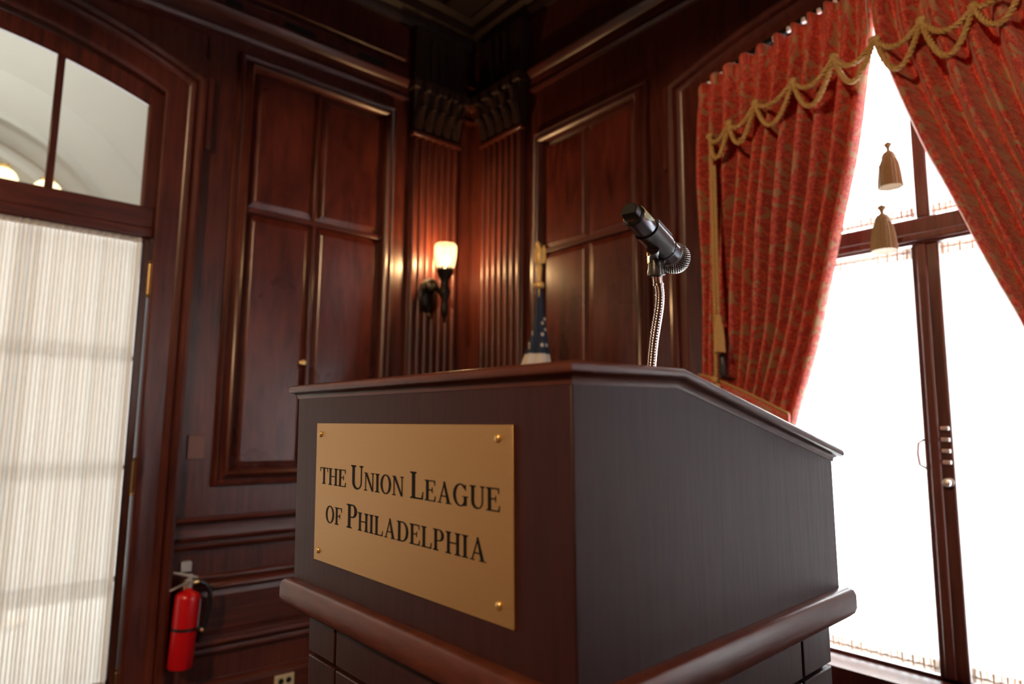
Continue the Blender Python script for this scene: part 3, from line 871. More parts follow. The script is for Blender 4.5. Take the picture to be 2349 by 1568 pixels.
sheer('sheer_curtain', 'added white sheer strip on the second window, a highlight for the microphone', fB, -0.66, -0.44, 0.52, 2.58, -0.03, 9, 0.008, 'sheer_win', 'sheer_hem', 0.04, 15)  # added bright strip, mirrored as a highlight on the microphone
sheer('sheer_curtain', 'added dense ivory sheer dimming the added window opposite the arched door', fN, 0.86, 1.99, 0.52, 2.66, -0.03, 20, 0.008, 'sheer_ivory', 'sheer_ivory', 0.04, 17)  # added veil, holds back the light of the added window
sheer('red_tint_drape', 'added plain red drape on the second window, reddening the lectern side', fB, -1.86, -0.68, 0.30, 2.62, -0.015, 14, 0.02, 'red_drape', 'red_drape', 0.04, 16)  # added drape, unseen; tints the reflection in the lectern side

# ------------------------------------------------------------------ drapes
DOFF = 0.03                                        # drape plane stands proud of the casing reveal
rail = lambda y: win_arch(y, 1.565)
fC = lambda u, v, h: Vector((DB - DOFF - h, u, v))


def interp(pts, t):
    for (t0, v0), (t1, v1) in zip(pts, pts[1:]):
        if t <= t1:
            w = (t - t0) / max(1e-9, t1 - t0); return v0 + (v1 - v0) * w
    return pts[-1][1]


def smooth_interp(pts, t):
    k = 0.035
    return (interp(pts, max(0, t - k)) + 2 * interp(pts, t) + interp(pts, min(1, t + k))) / 4


def drape(name, label, outer, edge_px, tie_outer_z, tie_inner, sgn, seed):
    """outer: y of the fixed side; edge_px: sighted points of the free edge from top to tie; tie_inner: (y, z)"""
    rnd = random.Random(seed)
    E = [B(px, py, DOFF) for px, py in edge_px] + [tie_inner]
    zt, ztie = E[0][1], E[-1][1]
    et = [((zt - z) / (zt - ztie), y) for y, z in E]
    root = thing(name, label, 'drape', (DB - DOFF, outer, 0.02))
    NU, NV, NP = 150, 46, 10.5
    ph = [rnd.uniform(0.6, 1.35) for _ in range(16)]
    wob = [rnd.uniform(-0.5, 0.5) for _ in range(16)]
    def pleat(u):
        k = u * NP; j = int(k); w = k - j
        a = ph[j] * (1 - w) + ph[j + 1] * w; b = wob[j] * (1 - w) + wob[j + 1] * w
        s_ = math.sin(2 * PI * k + b)
        return a * (abs(s_) ** 0.75) * (1 if s_ > 0 else -1)
    mb = MB(); rs = []; uv = []
    top_u = lambda u: outer + (E[0][0] - outer) * u
    # heading above the track, body down to the tie, skirt below
    for j in range(-2, NV + 1):
        v = max(0.0, j / NV); row = []
        for i in range(NU + 1):
            u = i / NU
            y = outer + (smooth_interp(et, v) - outer) * u
            zT = rail(top_u(u)); zB = tie_outer_z + (ztie - tie_outer_z) * (u ** 1.3)
            z = zT + (zB - zT) * v
            amp = 0.020 + 0.034 * min(1, v * 3) - 0.022 * max(0, (v - 0.55) / 0.45)
            if j < 0:
                z = zT + (0.016 * -j) + 0.006 * math.sin(u * 70 + j); amp = 0.02
            if v < 0.06 and j >= 0: amp *= 0.7
            h = amp * pleat(u) + (0.045 if sgn > 0 else 0.062) + 0.012 * math.sin(v * 7 + u * 9)
            row.append(fC(y, z, h)); uv.append((u * 1.15, (1 - v) * 1.35))
        rs.append(row)
    ytie0, ytie1 = outer, smooth_interp(et, 1.0)
    for j in range(1, 22):
        v = j / 21; row = []
        for i in range(NU + 1):
            u = i / NU
            spread = 1 - 0.20 * v
            y = ytie0 + (ytie1 - ytie0) * u * spread
            zB = tie_outer_z + (ztie - tie_outer_z) * (u ** 1.3)
            z = zB + (0.02 - zB) * v
            h = (0.026 + 0.016 * v) * pleat(u) + 0.045 + 0.05 * math.sin(PI * min(1, v * 2.2)) * (1 - v) + 0.02
            row.append(fC(y, z, h)); uv.append((u * 1.15, -v * 0.9))
        rs.append(row)
    mb.rings(rs, closed=False, cap=False); mb.uv = uv
    mb.build('fabric', 'damask', root, smooth=180, solid=0.003)
    # tieback band
    tb = MB(); rs = []; uvt = []
    for i in range(31):
        u = i / 30
        y = ytie0 + (ytie1 - ytie0) * u
        z = tie_outer_z + (ztie - tie_outer_z) * (u ** 1.3)
        h = 0.092 + 0.012 * math.sin(u * PI)
        rs.append([fC(y, z + 0.016, h), fC(y, z + 0.008, h + 0.006), fC(y, z - 0.016, h + 0.004), fC(y, z - 0.016, h - 0.004), fC(y, z + 0.016, h - 0.006)])
        uvt += [(u, 0.1 * k) for k in range(5)]
    tb.rings(rs); tb.uv = uvt
    t_o = tb.build('tieback', 'damask', root, smooth=50)
    MB().tube([fC(ytie0 + (ytie1 - ytie0) * i / 30, tie_outer_z + (ztie - tie_outer_z) * ((i / 30) ** 1.3) + 0.018, 0.096 + 0.012 * math.sin(i / 30 * PI)) for i in range(31)], 0.004, 6).build('tieback_piping', 'rope', t_o)
    # heading gathers
    return root


outL = B(1619, 300, DOFF)[0]
edgeL = [(2021, 30), (2013, 138), (1999, 230), (1978, 380), (1950, 520), (1926, 650), (1897, 790), (1862, 900)]
tzo = B(1652, 872, DOFF)[1]
dL = drape('drape', 'red damask drape tied back beside the wall sconce side panel and gold pull cords', outL, edgeL, tzo, B(1838, 962, DOFF), 1, 21)
outR = WYC - WHW - 0.03
edgeR = [(2013, 32), (2024, 138), (2078, 262), (2140, 385), (2205, 490), (2262, 592), (2312, 680), (2352, 742)]
tiR = B(1838, 962, DOFF); tiR = (2 * WYC - tiR[0], tiR[1])
dR = drape('drape', 'red damask drape tied back on the far side of the casement window', outR, edgeR, tzo, tiR, -1, 22)

# gold rope swags sewn under the heading
tops_px = [(1628, 312), (1672, 282), (1732, 236), (1818, 186), (1912, 130), (2004, 92)]
topsL = [B(px, py, DOFF + 0.115) for px, py in tops_px]
topsR = [B(2008, 90, DOFF + 0.115), B(2112, 46, DOFF + 0.115), B(2232, 14, DOFF + 0.115)]
while topsR[-1][0] > outR + 0.14:
    y = topsR[-1][0] - 0.145
    topsR.append((y, rail(y) - 0.085))
topsR.append((outR, rail(outR) - 0.06))


def swags(root, tops, seed):
    rnd = random.Random(seed)
    for k, ((ya, za), (yb, zb_)) in enumerate(zip(tops, tops[1:])):
        for sag in (0.055 + rnd.uniform(-0.008, 0.010), 0.125 + rnd.uniform(-0.012, 0.015)):
            pts = []
            for i in range(15):
                t = i / 14; s_ = math.sin(PI * t) ** 0.85 if 0 < t < 1 else 0
                pts.append(fC(ya + (yb - ya) * t, za + (zb_ - za) * t - sag * s_, 0.113 + 0.02 * s_))
            MB().rope(pts, 0.0090).build('rope_swag', 'rope', root, smooth=60)
    for (y, z) in tops:
        MB().sphere(fC(y, z, 0.115), 0.013, 10, 6, (0.9, 1.2, 1.0)).build('rope_knot', 'rope', root)


swags(dL, topsL, 4)
swags(dR, topsR, 5)

# track with gliders following the arch
track = thing('curtain_track', 'dark curved curtain track with white gliders under the window arch', 'curtain track', (DB, WYC, rail(WYC)))
ys = [outR + (outL - outR) * i / 40 for i in range(41)]
MB().tube([fB(y, rail(y) + 0.058, 0.034) for y in ys], 0.013, 8).build('rail', 'black', track)
for i in range(26):
    y = outR + 0.03 + (outL - outR - 0.06) * i / 25
    z = rail(y) + 0.068
    MB().prism(rect(y - 0.007, y + 0.007, z - 0.026, z - 0.006), fB, 0.034, 0.050).build('glider', 'white_nylon', track, bevel=0.003)


def tassel(name, label, top, cord_from, L, R, mat='tassel', cat='tassel', n=22, thin=True):
    """top: 3-D point at the upper end of the knob; L: length; R: skirt radius"""
    top = Vector(top)
    root = thing(name, label, cat, top)
    if cord_from is not None:
        (MB().tube([cord_from, top], 0.0011, 6).build('cord', 'white_nylon', root) if thin else MB().rope([cord_from, Vector(cord_from).lerp(top, 0.5), top], 0.0055).build('cord', mat, root))
    mt = Matrix.Translation(top)
    MB().lathe([(0.003, 0), (R * 0.30, -L * 0.03), (R * 0.34, -L * 0.07), (R * 0.16, -L * 0.13), (R * 0.14, -L * 0.18), (R * 0.45, -L * 0.24), (R * 0.62, -L * 0.32), (R * 0.60, -L * 0.37), (R * 0.66, -L * 0.39), (R * 0.6, -L * 0.42)], mt, 16).build('knob', mat, root)
    sk = MB(); rs = []
    for t, r in ((0.38, 0.60), (0.5, 0.78), (0.7, 0.90), (0.9, 0.98), (1.0, 1.0)):
        rs.append([top + Vector((R * r * (1 + 0.05 * (-1) ** i) * math.cos(2 * PI * i / (2 * n)), R * r * (1 + 0.05 * (-1) ** i) * math.sin(2 * PI * i / (2 * n)), -L * (t - (0.01 if i % 2 and t == 1.0 else 0)))) for i in range(2 * n)])
    sk.rings(rs).build('fringe_skirt', mat, root, smooth=20)
    return root


def pB3(px, py, off): y, z = B(px, py, off); return Vector((DB - off, y, z))


ap = pB3(2006, 95, DOFF + 0.12)
t1 = pB3(2036, 326, DOFF + 0.02); t1b = pB3(2043, 430, DOFF + 0.02)
tassel('hanging_tassel', 'tan silk tassel hanging against the bright upper pane', t1, Vector((DB - 0.06, t1.y + 0.004, rail(t1.y) - 0.01)), (t1 - t1b).length, 0.035)
t2 = pB3(2022, 470, DOFF + 0.06); t2b = pB3(2028, 576, DOFF + 0.06)
tassel('hanging_tassel', 'longer hanging tan silk tassel in front of the window crossbar', t2, Vector((DB - 0.10, t2.y + 0.004, rail(t2.y) - 0.01)), (t2 - t2b).length, 0.037)

# pull cords at the wall side of the left drape
c0 = pB3(1631, 330, 0.155); c1 = pB3(1643, 862, 0.155)
pc1 = thing('pull_cord', 'long gold twisted pull cord ending in gold beads beside the drape', 'cord', c1)
MB().rope([c0.lerp(c1, i / 10) for i in range(11)], 0.0075).build('rope', 'rope', pc1, smooth=60)
for (px, py, r) in ((1640, 870, 0.014), (1646, 886, 0.013)):
    MB().sphere(pB3(px, py, 0.155), r, 12, 8).build('bead', 'rope', pc1)
d0 = pB3(1639, 380, 0.185); d1 = pB3(1648, 700, 0.185); d2 = pB3(1655, 808, 0.185)
tassel('cord_tassel', 'pale gold cord tassel hanging just above the black tieback hook', d1, d0, (d1 - d2).length, 0.020, mat='rope', thin=False)
hk0 = pB3(1657, 810, 0.15); hk1 = pB3(1660, 864, 0.15)
hook = thing('tieback_hook', 'black curtain tieback hook on the window casing above the tieback', 'hook', hk1)
MB().tube([hk0, hk0.lerp(hk1, 0.1), hk0.lerp(hk1, 0.9), hk1], [0.008, 0.0115, 0.0115, 0.008], 14).build('hook_barrel', 'plastic', hook)
MB().tube([hk1, hk1 + Vector((0.02, 0.004, -0.004)), Vector((DB, hk1.y + 0.01, hk1.z))], 0.006, 8).build('hook_stem', 'plastic', hook)

# ------------------------------------------------------------------ wall sconce
gx, gz = A(1022, 588, 0.20)
SC = Vector((gx, DA - 0.20, gz))
dpx = (SC - CAM).dot(FWD) / FPX                    # metres per pixel at the lamp
lamp = thing('wall_sconce', 'lit wall sconce with tulip glass shade on dark scrolled arm', 'wall lamp', (SC.x, DA - 0.05, SC.z - 0.2))
mt, nt, b_, o_ = new_mat('tulip_glass')
tr = nt.nodes.new('ShaderNodeBsdfTransparent'); tl = nt.nodes.new('ShaderNodeBsdfTranslucent'); tl.inputs[0].default_value = (1, 0.86, 0.62, 1)
em = nt.nodes.new('ShaderNodeEmission'); em.inputs[0].default_value = (1.0, 0.70, 0.34, 1); em.inputs[1].default_value = 0.55
ms1 = nt.nodes.new('ShaderNodeMixShader'); ms1.inputs[0].default_value = 0.97
nt.links.new(tl.outputs[0], ms1.inputs[1]); nt.links.new(tr.outputs[0], ms1.inputs[2])
adds = nt.nodes.new('ShaderNodeAddShader'); nt.links.new(ms1.outputs[0], adds.inputs[0]); nt.links.new(em.outputs[0], adds.inputs[1])
nt.links.new(adds.outputs[0], o_.inputs[0]); nt.nodes.remove(b_)
M['tulip'] = mt
M['bulb'] = mat_emit('lamp_bulb', (1.0, 0.82, 0.55), 7.0)
hw_, hh_ = 25.5 * dpx, 28 * dpx
ms = Matrix.Translation(SC)
sh = MB(); n = 24; rs = []
for r, z in ((0.58, -1.0), (0.80, -0.90), (0.90, -0.5), (0.97, 0.0), (1.0, 0.5), (0.99, 0.82), (0.90, 1.0), (0.80, 1.0)):
    rs.append([SC + Vector((hw_ * r * math.cos(2 * PI * i / n), hw_ * r * math.sin(2 * PI * i / n), hh_ * z)) for i in range(n)])
sh.rings(rs, cap=False).build('glass_shade', 'tulip', lamp, smooth=60)
MB().sphere(SC + Vector((0, 0, -hh_ * 0.35)), hw_ * 0.42, 16, 10).build('bulb', 'bulb', lamp)
# gallery, torch body, arm and back plate
body = [(0.0, -7.6), (0.18, -7.3), (0.10, -7.0), (0.32, -6.2), (0.36, -5.2), (0.30, -4.2), (0.48, -3.4), (0.55, -2.9), (0.38, -2.5), (0.40, -2.0), (0.72, -1.5), (0.80, -1.15), (0.62, -1.0), (0.3, -0.98)]
MB().lathe([(hw_ * r, hh_ * (z if z > -3 else -3 + (z + 3) * 0.55)) for r, z in body], ms, 18).build('torch_body', 'iron', lamp)
for i in range(10):
    a = 2 * PI * i / 10
    MB().sphere(SC + Vector((hw_ * 0.66 * math.cos(a), hw_ * 0.66 * math.sin(a), -hh_ * 0.99)), hw_ * 0.10, 6, 4).build('gallery_bead', 'iron', lamp)
bx_, bz_ = A(992, 668, 0.05)
bp = Vector((gx - 0.01, DA - 0.052, SC.z - hh_ * 3.0))
mb = MB().lathe([(0.0, 0.0), (0.062, 0), (0.064, 0.008), (0.052, 0.016), (0.048, 0.024), (0.03, 0.032), (0.0, 0.034)], Matrix.Translation(bp + Vector((0, 0.004, 0))) @ Matrix.Rotation(PI / 2, 4, 'X') @ Matrix.Diagonal((1, 1.5, 1, 1)), 24)
mb.build('back_plate', 'iron', lamp)
MB().tube([bp, bp + Vector((0, -0.04, 0.03)), bp + Vector((0, -0.08, 0.035)), bp + Vector((0.005, -0.12, 0.0)), SC + Vector((0, 0, -hh_ * 2.6))], [0.016, 0.018, 0.016, 0.014, 0.014], 10).build('arm', 'iron', lamp)
# acanthus scroll of the arm, towards the door side
sc_pts = []
for i in range(26):
    a = i / 25 * 3.6 * PI; r = 0.038 * (1 - i / 32)
    sc_pts.append(Vector((gx - 0.035 + r * math.cos(a), DA - 0.12 + 0.01 * math.sin(a), SC.z - hh_ * 2.35 + r * math.sin(a))))
MB().tube(sc_pts, [0.012 - 0.006 * i / 25 for i in range(26)], 8).build('scroll', 'iron', lamp)
MB().sphere(bp + Vector((-0.005, -0.02, -0.105)), 0.009, 10, 6).build('finial_knob', 'old_brass', lamp)
MB().tube([bp + Vector((0, -0.012, -0.06)), bp + Vector((-0.004, -0.02, -0.10))], [0.014, 0.006], 8).build('pendant_drop', 'iron', lamp)
pl = bpy.data.lights.new('sconce_light', 'POINT'); pl.energy = SCONCE_POWER; pl.color = (1.0, 0.60, 0.26); pl.shadow_soft_size = hw_ * 0.5
po = bpy.data.objects.new('sconce_light', pl); COL.objects.link(po); po.location = SC + Vector((0, 0, hh_ * 0.1)); po.parent = None

# ------------------------------------------------------------------ fire extinguisher on the door wall
EOFF = 0.075
def PA(px, py, off): x, z = A(px, py, off); return Vector((x, DA - off, z))
eb, et_ = PA(412, 1531, EOFF), PA(433, 1352, EOFF)
axis = (et_ - eb).normalized()
ext = thing('fire_extinguisher', 'red fire extinguisher strapped to the wall beside the door', 'fire extinguisher', eb)
ztr = Vector((0, 0, 1)).rotation_difference(axis).to_matrix().to_4x4(); ztr.translation = eb
Ln = (et_ - eb).length; er = 27 * (eb - CAM).dot(FWD) / FPX
MB().lathe([(0, 0.0), (er * 0.9, 0), (er, 0.008), (er, Ln * 0.90), (er * 0.96, Ln * 0.935), (er * 0.8, Ln * 0.965), (er * 0.45, Ln * 0.985), (er * 0.30, Ln), (er * 0.30, Ln * 1.03), (0, Ln * 1.03)], ztr, 28).build('tank', 'red', ext)
def E3(u, w, h=0.0): return ztr @ Vector((u, -h, w))     # u along the wall, w up the tank, h towards the room
MB().lathe([(0, 0), (0.013, 0), (0.013, 0.022), (0.018, 0.024), (0.018, 0.034), (0.010, 0.036), (0.010, 0.055), (0, 0.055)], ztr @ Matrix.Translation((0, 0, Ln * 1.02)), 14).build('valve', 'silver', ext)
vt = Ln * 1.02
def lever(name, a, b, w=0.011, t=0.004):
    a = Vector(a); b = Vector(b); d = (b - a).normalized(); nrm = Vector((-d.z, 0, d.x))
    mb = MB(); rs = []
    for k, (s_, ww) in enumerate(((0, 0.7), (0.15, 1.0), (0.85, 1.0), (1.0, 0.8))):
        c = a.lerp(b, s_)
        rs.append([ztr @ (c + nrm * t * e + Vector((0, f * w * ww, 0))) for e, f in ((-1, -1), (1, -1), (1, 1), (-1, 1))])
    return mb.rings(rs).build(name, 'silver', ext, bevel=0.002)
lever('top_lever', (-0.065, 0, vt + 0.066), (0.030, 0, vt + 0.040))
lever('carry_handle', (-0.072, 0, vt - 0.004), (0.004, 0, vt + 0.030), 0.009, 0.003)
MB().tube([E3(0.008, vt + 0.022), E3(0.036, vt + 0.022)], [0.009, 0.007], 10).build('hose_fitting', 'brass', ext)
hp = [E3(0.034, vt + 0.022), E3(0.060, vt + 0.014), E3(0.082, vt - 0.02), E3(0.088, vt - 0.07), E3(0.080, vt - 0.13), E3(0.066, vt - 0.18)]
hose_pts = []
for i in range(len(hp) - 1):
    p0 = hp[max(0, i - 1)]; p1 = hp[i]; p2 = hp[i + 1]; p3 = hp[min(len(hp) - 1, i + 2)]
    for k in range(6):
        t = k / 6
        hose_pts.append(0.5 * ((2 * p1) + (p2 - p0) * t + (2 * p0 - 5 * p1 + 4 * p2 - p3) * t * t + (3 * p1 - p0 - 3 * p2 + p3) * t ** 3))
hose_pts.append(hp[-1])
MB().tube(hose_pts, 0.0095, 10).build('hose', 'hose', ext)
MB().tube([E3(0.067, vt - 0.175), E3(0.058, vt - 0.215)], [0.012, 0.009], 10).build('nozzle', 'hose', ext)
MB().lathe([(er + 0.0008, 0), (er + 0.002, 0.001), (er + 0.002, 0.011), (er + 0.0008, 0.012)], ztr @ Matrix.Translation((0, 0, Ln * 0.485)), 28).build('strap', 'hose', ext)
MB().tube([E3(er, Ln * 0.49), E3(er + 0.022, Ln * 0.475)], 0.006, 8).build('strap_clasp', 'hose', ext)
MB().sphere(E3(er + 0.020, Ln * 0.455, 0.005), 0.008, 8, 6).build('safety_pin', 'brass', ext)
tg = MB()
tg.add([E3(er * 0.86, Ln * 0.52, 0.020), E3(er * 1.08, Ln * 0.52, 0.006), E3(er * 1.08, Ln * 0.88, 0.006), E3(er * 0.86, Ln * 0.88, 0.020)], [[0, 1, 2, 3]])
tg.build('inspection_tag', 'tag', ext, solid=0.001, smooth=0)
MB().box(eb.x - 0.02, eb.x + 0.02, DA - EOFF + er * 0.9, DA - 0.002, eb.z + Ln * 0.3, eb.z + Ln * 0.75).build('wall_bracket', 'hose', ext, bevel=0.004)
hx, hz1 = A(430, 1287, 0.02); _, hz0 = A(430, 1312, 0.02)
hang = thing('hanger_plate', 'small zinc hanger plate on the wall above the fire extinguisher', 'bracket', (hx, DA, hz0))
MB().prism([(hx - 0.021, hz0), (hx + 0.021, hz0), (hx + 0.021, hz1 - 0.006), (hx + 0.015, hz1), (hx - 0.015, hz1), (hx - 0.021, hz1 - 0.006)], fA, 0.0, 0.014).build('plate', 'silver', hang, bevel=0.002)
MB().sphere(fA(hx, (hz0 + hz1) / 2 - 0.01, 0.015), 0.004, 8, 5).build('screw', 'silver', hang)

# cover plate and outlet
q = [A(430, 1000), A(468, 1052)]
cv = thing('cover_plate', 'blank brown cover plate on the stile beside the cupboard', 'wall plate', fA((q[0][0] + q[1][0]) / 2, q[1][1], 0))
MB().prism(rect(q[0][0], q[1][0], q[1][1], q[0][1] + 0.005), fA, 0, 0.008).build('plate', 'plate_wood', cv, bevel=0.003)
for s_ in (0.25, 0.75):
    MB().sphere(fA((q[0][0] + q[1][0]) / 2, q[1][1] + (q[0][1] - q[1][1]) * s_, 0.009), 0.003, 8, 5).build('screw', 'plate_wood', cv)
ox0, ozt = A(631, 1551, 0.036); ox1, _ = A(675, 1545, 0.036)
out = thing('outlet', 'ivory double socket plate on the baseboard behind the lectern', 'socket', fA((ox0 + ox1) / 2, ozt - 0.09, 0.034))
MB().prism(rect(ox0, ox1, ozt - 0.085, ozt), fA, 0.018, 0.040).build('plate', 'ivory', out, bevel=0.003)
for k in range(2):
    for j in range(2):
        cxo = ox0 + (ox1 - ox0) * (0.30 + 0.40 * k); czo = ozt - 0.026 - 0.034 * j
        MB().lathe([(0, 0), (0.013, 0), (0.012, 0.002), (0, 0.002)], Matrix.Translation(fA(cxo, czo, 0.040)) @ Matrix.Rotation(PI / 2, 4, 'X'), 14).build('receptacle', 'plastic', out)

# ------------------------------------------------------------------ flag in the corner
FO = 0.30
fx = DB - FO
yc_, zf0 = B(1237, 655, FO)
ftop = B(1243, 552, FO)[1]
fd = (Vector((fx, yc_, zf0)) - CAM).dot(FWD) / FPX
flag = thing('flag', 'furled navy flag with white stars on a gilt eagle topped pole', 'flag', (fx, yc_, 0.0))
MB().lathe([(0, 0), (0.15, 0), (0.15, 0.02), (0.12, 0.04), (0.03, 0.06), (0.02, 0.11), (0, 0.11)], Matrix.Translation((fx, yc_, 0)), 24).build('stand_base', 'gilt', flag)
MB().lathe([(0.009, 0.05), (0.009, zf0), (0, zf0)], Matrix.Translation((fx, yc_, 0)), 12).build('pole', 'gilt', flag)
# cloth: folded cone
fl_rows = [(zf0 + 0.002, 6.5 * fd, 0.0)]
zb1 = B(1236, 800, FO)[1]; zb2 = B(1235, 832, FO)[1]
for py, w, sh in ((680, 7.5, 0.5), (720, 10.5, 1), (760, 15, 0), (790, 20.5, -2), (812, 24.5, -4), (832, 29, -6), (880, 36, -8), (960, 44, -8), (1080, 48, -6), (1250, 50, -4)):
    fl_rows.append((B(1236, py, FO)[1], w * fd, sh * fd))
fcl = MB(); rs = []; n = 72
side = Vector((RIGHT.x, RIGHT.y, 0)).normalized(); dep = Vector((FWD.x, FWD.y, 0)).normalized()
def flag_pt(z, w, sh, a, k=1.0):
    fold = 1 + 0.16 * math.sin(5 * a + 0.6) + 0.08 * math.sin(9 * a + 2)
    return Vector((fx, yc_, z)) + side * (sh + w * k * math.cos(a) * fold) + dep * (w * 0.75 * k * math.sin(a) * fold)
for z, w, sh in fl_rows:
    rs.append([flag_pt(z, w, sh, 2 * PI * i / n) for i in range(n)])
fcl.rings(rs)
zcan = B(1235, 806, FO)[1]
for i, f in enumerate(fcl.f):
    zc = sum(fcl.v[k].z for k in f) / len(f)
    a = (i % n) / n * 2 * PI
    if zc < zcan:
        fcl.mi[i] = 1 if (zc > zcan - 0.10 or int(a * 2.2 + 0.4) % 2 == 0) else 2
    else:
        fcl.mi[i] = 0
fcl.build('flag_cloth', ['navy', 'white_cloth', 'red_cloth'], flag, smooth=60)
# subdivide stripes start: white hem band where the canton ends
stars = [(1248, 730, 4.2), (1244, 741, 4.0), (1249, 754, 4.4), (1244, 767, 4.6), (1243, 792, 5.2), (1252, 790, 5.0), (1216, 768, 5.0), (1213, 797, 7.5), (1251, 816, 6.5)]
for px, py, r in stars:
    z = B(px, py, FO)[1]
    # row lookup
    for (z1_, w1_, s1_), (z2_, w2_, s2_) in zip(fl_rows, fl_rows[1:]):
        if z2_ <= z <= z1_:
            t = (z1_ - z) / (z1_ - z2_); w = w1_ + (w2_ - w1_) * t; sh = s1_ + (s2_ - s1_) * t; break
    best = min((abs(((flag_pt(z, w, sh, -a) - CAM).dot(RIGHT) / (flag_pt(z, w, sh, -a) - CAM).dot(FWD)) * FPX + IMG_W / 2 - px), -a) for a in [0.15 + 2.8 * i / 120 for i in range(121)])
    a = best[1]
    c = flag_pt(z, w, sh, a, 1.02)
    tang = (flag_pt(z, w, sh, a + 0.05) - flag_pt(z, w, sh, a - 0.05)).normalized()
    upv = Vector((0, 0, 1)); nrm = tang.cross(upv).normalized()
    if nrm.dot(CAM - c) < 0: nrm = -nrm
    rr = r * fd * 1.15
    pts = []
    for k in range(10):
        q_ = rr if k % 2 == 0 else rr * 0.42
        an = PI / 2 + k * PI / 5
        pts.append((q_ * math.cos(an), q_ * math.sin(an)))
    MB().prism(pts, lambda u, v, h, c=c, tang=tang, upv=upv, nrm=nrm: c + tang * u + upv * v + nrm * h, -0.002, 0.003).build('star', 'white_cloth', flag, smooth=0)
# gilt eagle finial
mf = Matrix.Translation((fx, yc_, zf0))
Hf = ftop - zf0
MB().lathe([(0, -0.012), (0.016, -0.012), (0.024, -0.004), (0.024, 0.008), (0.016, 0.016), (0.009, 0.02), (0.012, Hf * 0.28), (0.015, Hf * 0.42), (0.010, Hf * 0.46), (0.013, Hf * 0.50), (0, Hf * 0.51)], mf, 16).build('finial_socket', 'gilt', flag)
eg = MB(); rs = []
for t, rx, ry, oy in ((0.48, 0.010, 0.010, 0), (0.56, 0.016, 0.014, 0), (0.68, 0.019, 0.016, 0.001), (0.80, 0.015, 0.013, 0.002), (0.88, 0.010, 0.010, -0.002), (0.94, 0.011, 0.010, -0.006), (1.0, 0.005, 0.005, -0.008)):
    rs.append([Vector((fx, yc_, zf0 + Hf * t)) + side * (oy + rx * math.cos(2 * PI * i / 12)) + dep * ry * math.sin(2 * PI * i / 12) for i in range(12)])
eagle = eg.rings(rs).build('eagle', 'gilt', flag, smooth=60)
for sg, x0 in ((1, 0.012), (-1, -0.006)):
    pts = [(0, 0.52), (0.012 * sg, 0.50), (0.017 * sg, 0.62), (0.016 * sg, 0.80), (0.009 * sg, 0.92), (0.0, 0.84)]
    MB().prism([(x0 + u, zf0 + Hf * v) for u, v in pts], lambda u, v, h: Vector((fx, yc_, 0)) + side * u + dep * h + Vector((0, 0, v)), -0.006, 0.010).build('wing', 'gilt', eagle, smooth=0)

# ------------------------------------------------------------------ lectern (built in its own frame; the camera is that frame's origin)
REL = Matrix(((0.99951, -0.02178, -0.02229), (0.02179, 0.99976, -0.00017), (0.02229, -0.00031, 0.99975)))
LB = Vector((0.82, 0.807, -1.252))
lect = bpy.data.objects.new('lectern', None); COL.objects.link(lect)
lm = REL.to_4x4(); lm.translation = CAM + REL @ LB
lect.matrix_world = lm
OFF['lectern'] = LB
tag(lect, 'dark brown wooden lectern with sloping top and engraved brass plaque', 'lectern')
XF, XB, YN, YF = 0.50, 1.122, 0.4688, 1.1447
XBR, ZT, ZE = 0.689, 0.0325, -0.0785
def roof(x): return ZT if x <= XBR else ZT + (ZE - ZT) * (x - XBR) / (XB - XBR)
fL = lambda u, v, h: Vector((u, h, v))
MB().prism([(XF, -0.30), (XB, -0.30), (XB, roof(XB) + 0.004), (XBR, ZT + 0.004), (XF, ZT + 0.004)], fL, YN, YF).build('desk_body', 'lect', lect, bevel=0.0025)


def plan(e, eb=None):
    eb = e if eb is None else eb
    return [(XF - e, YN - e), (XBR, YN - e), (XB + eb, YN - e), (XB + eb, YF + e), (XBR, YF + e), (XF - e, YF + e)]


slab = [(-0.01, 0.0), (0.001, 0.0), (0.002, 0.006), (0.006, 0.0095), (0.0105, 0.0105), (0.0130, 0.0135), (0.0138, 0.0170), (0.0128, 0.0205), (0.0095, 0.0235), (0.004, 0.0245), (-0.01, 0.0245)]
mb = MB(); rs = []
for e, dz in slab:
    rs.append([Vector((x, y, roof(x) + dz)) for x, y in plan(e, e * 1.2)])
mb.rings(rs, cap=False)
for k, r in ((0, rs[0]), (1, rs[-1])):
    mb.add([tuple(p) for p in r], [[0, 1, 4, 5], [1, 2, 3, 4]])
mb.build('desk_top', 'lect_trim', lect, smooth=45)

ledge = [(-0.04, -0.2785), (0.0, -0.2785), (0.008, -0.2800), (0.0145, -0.2845), (0.0170, -0.2920), (0.0172, -0.3120), (0.0145, -0.3200), (0.008, -0.3260), (-0.010, -0.3300), (-0.04, -0.3300)]
def plan4(e): return [(XF - e, YN - e), (XB + e + 0.004, YN - e), (XB + e + 0.004, YF + e), (XF - e, YF + e)]
MB().rings([[Vector((x, y, z)) for x, y in plan4(e)] for e, z in ledge]).build('ledge', 'lect_trim', lect, smooth=45)
INS = 0.0215
xf, xb, yn, yf = XF + INS, XB + 0.004, YN + INS, YF - INS
MB().box(xf + 0.010, xb - 0.010, yn + 0.010, yf - 0.010, LB.z, -0.325).build('pedestal_core', 'void', lect)
GW = 0.006
ys_ = [yf, yf - 0.098, yn + 0.098, yn]; xs_ = [xf, xf + 0.098, 1.0275, xb]
zs_ = [-0.331, -0.404, -1.02, LB.z + 0.085]
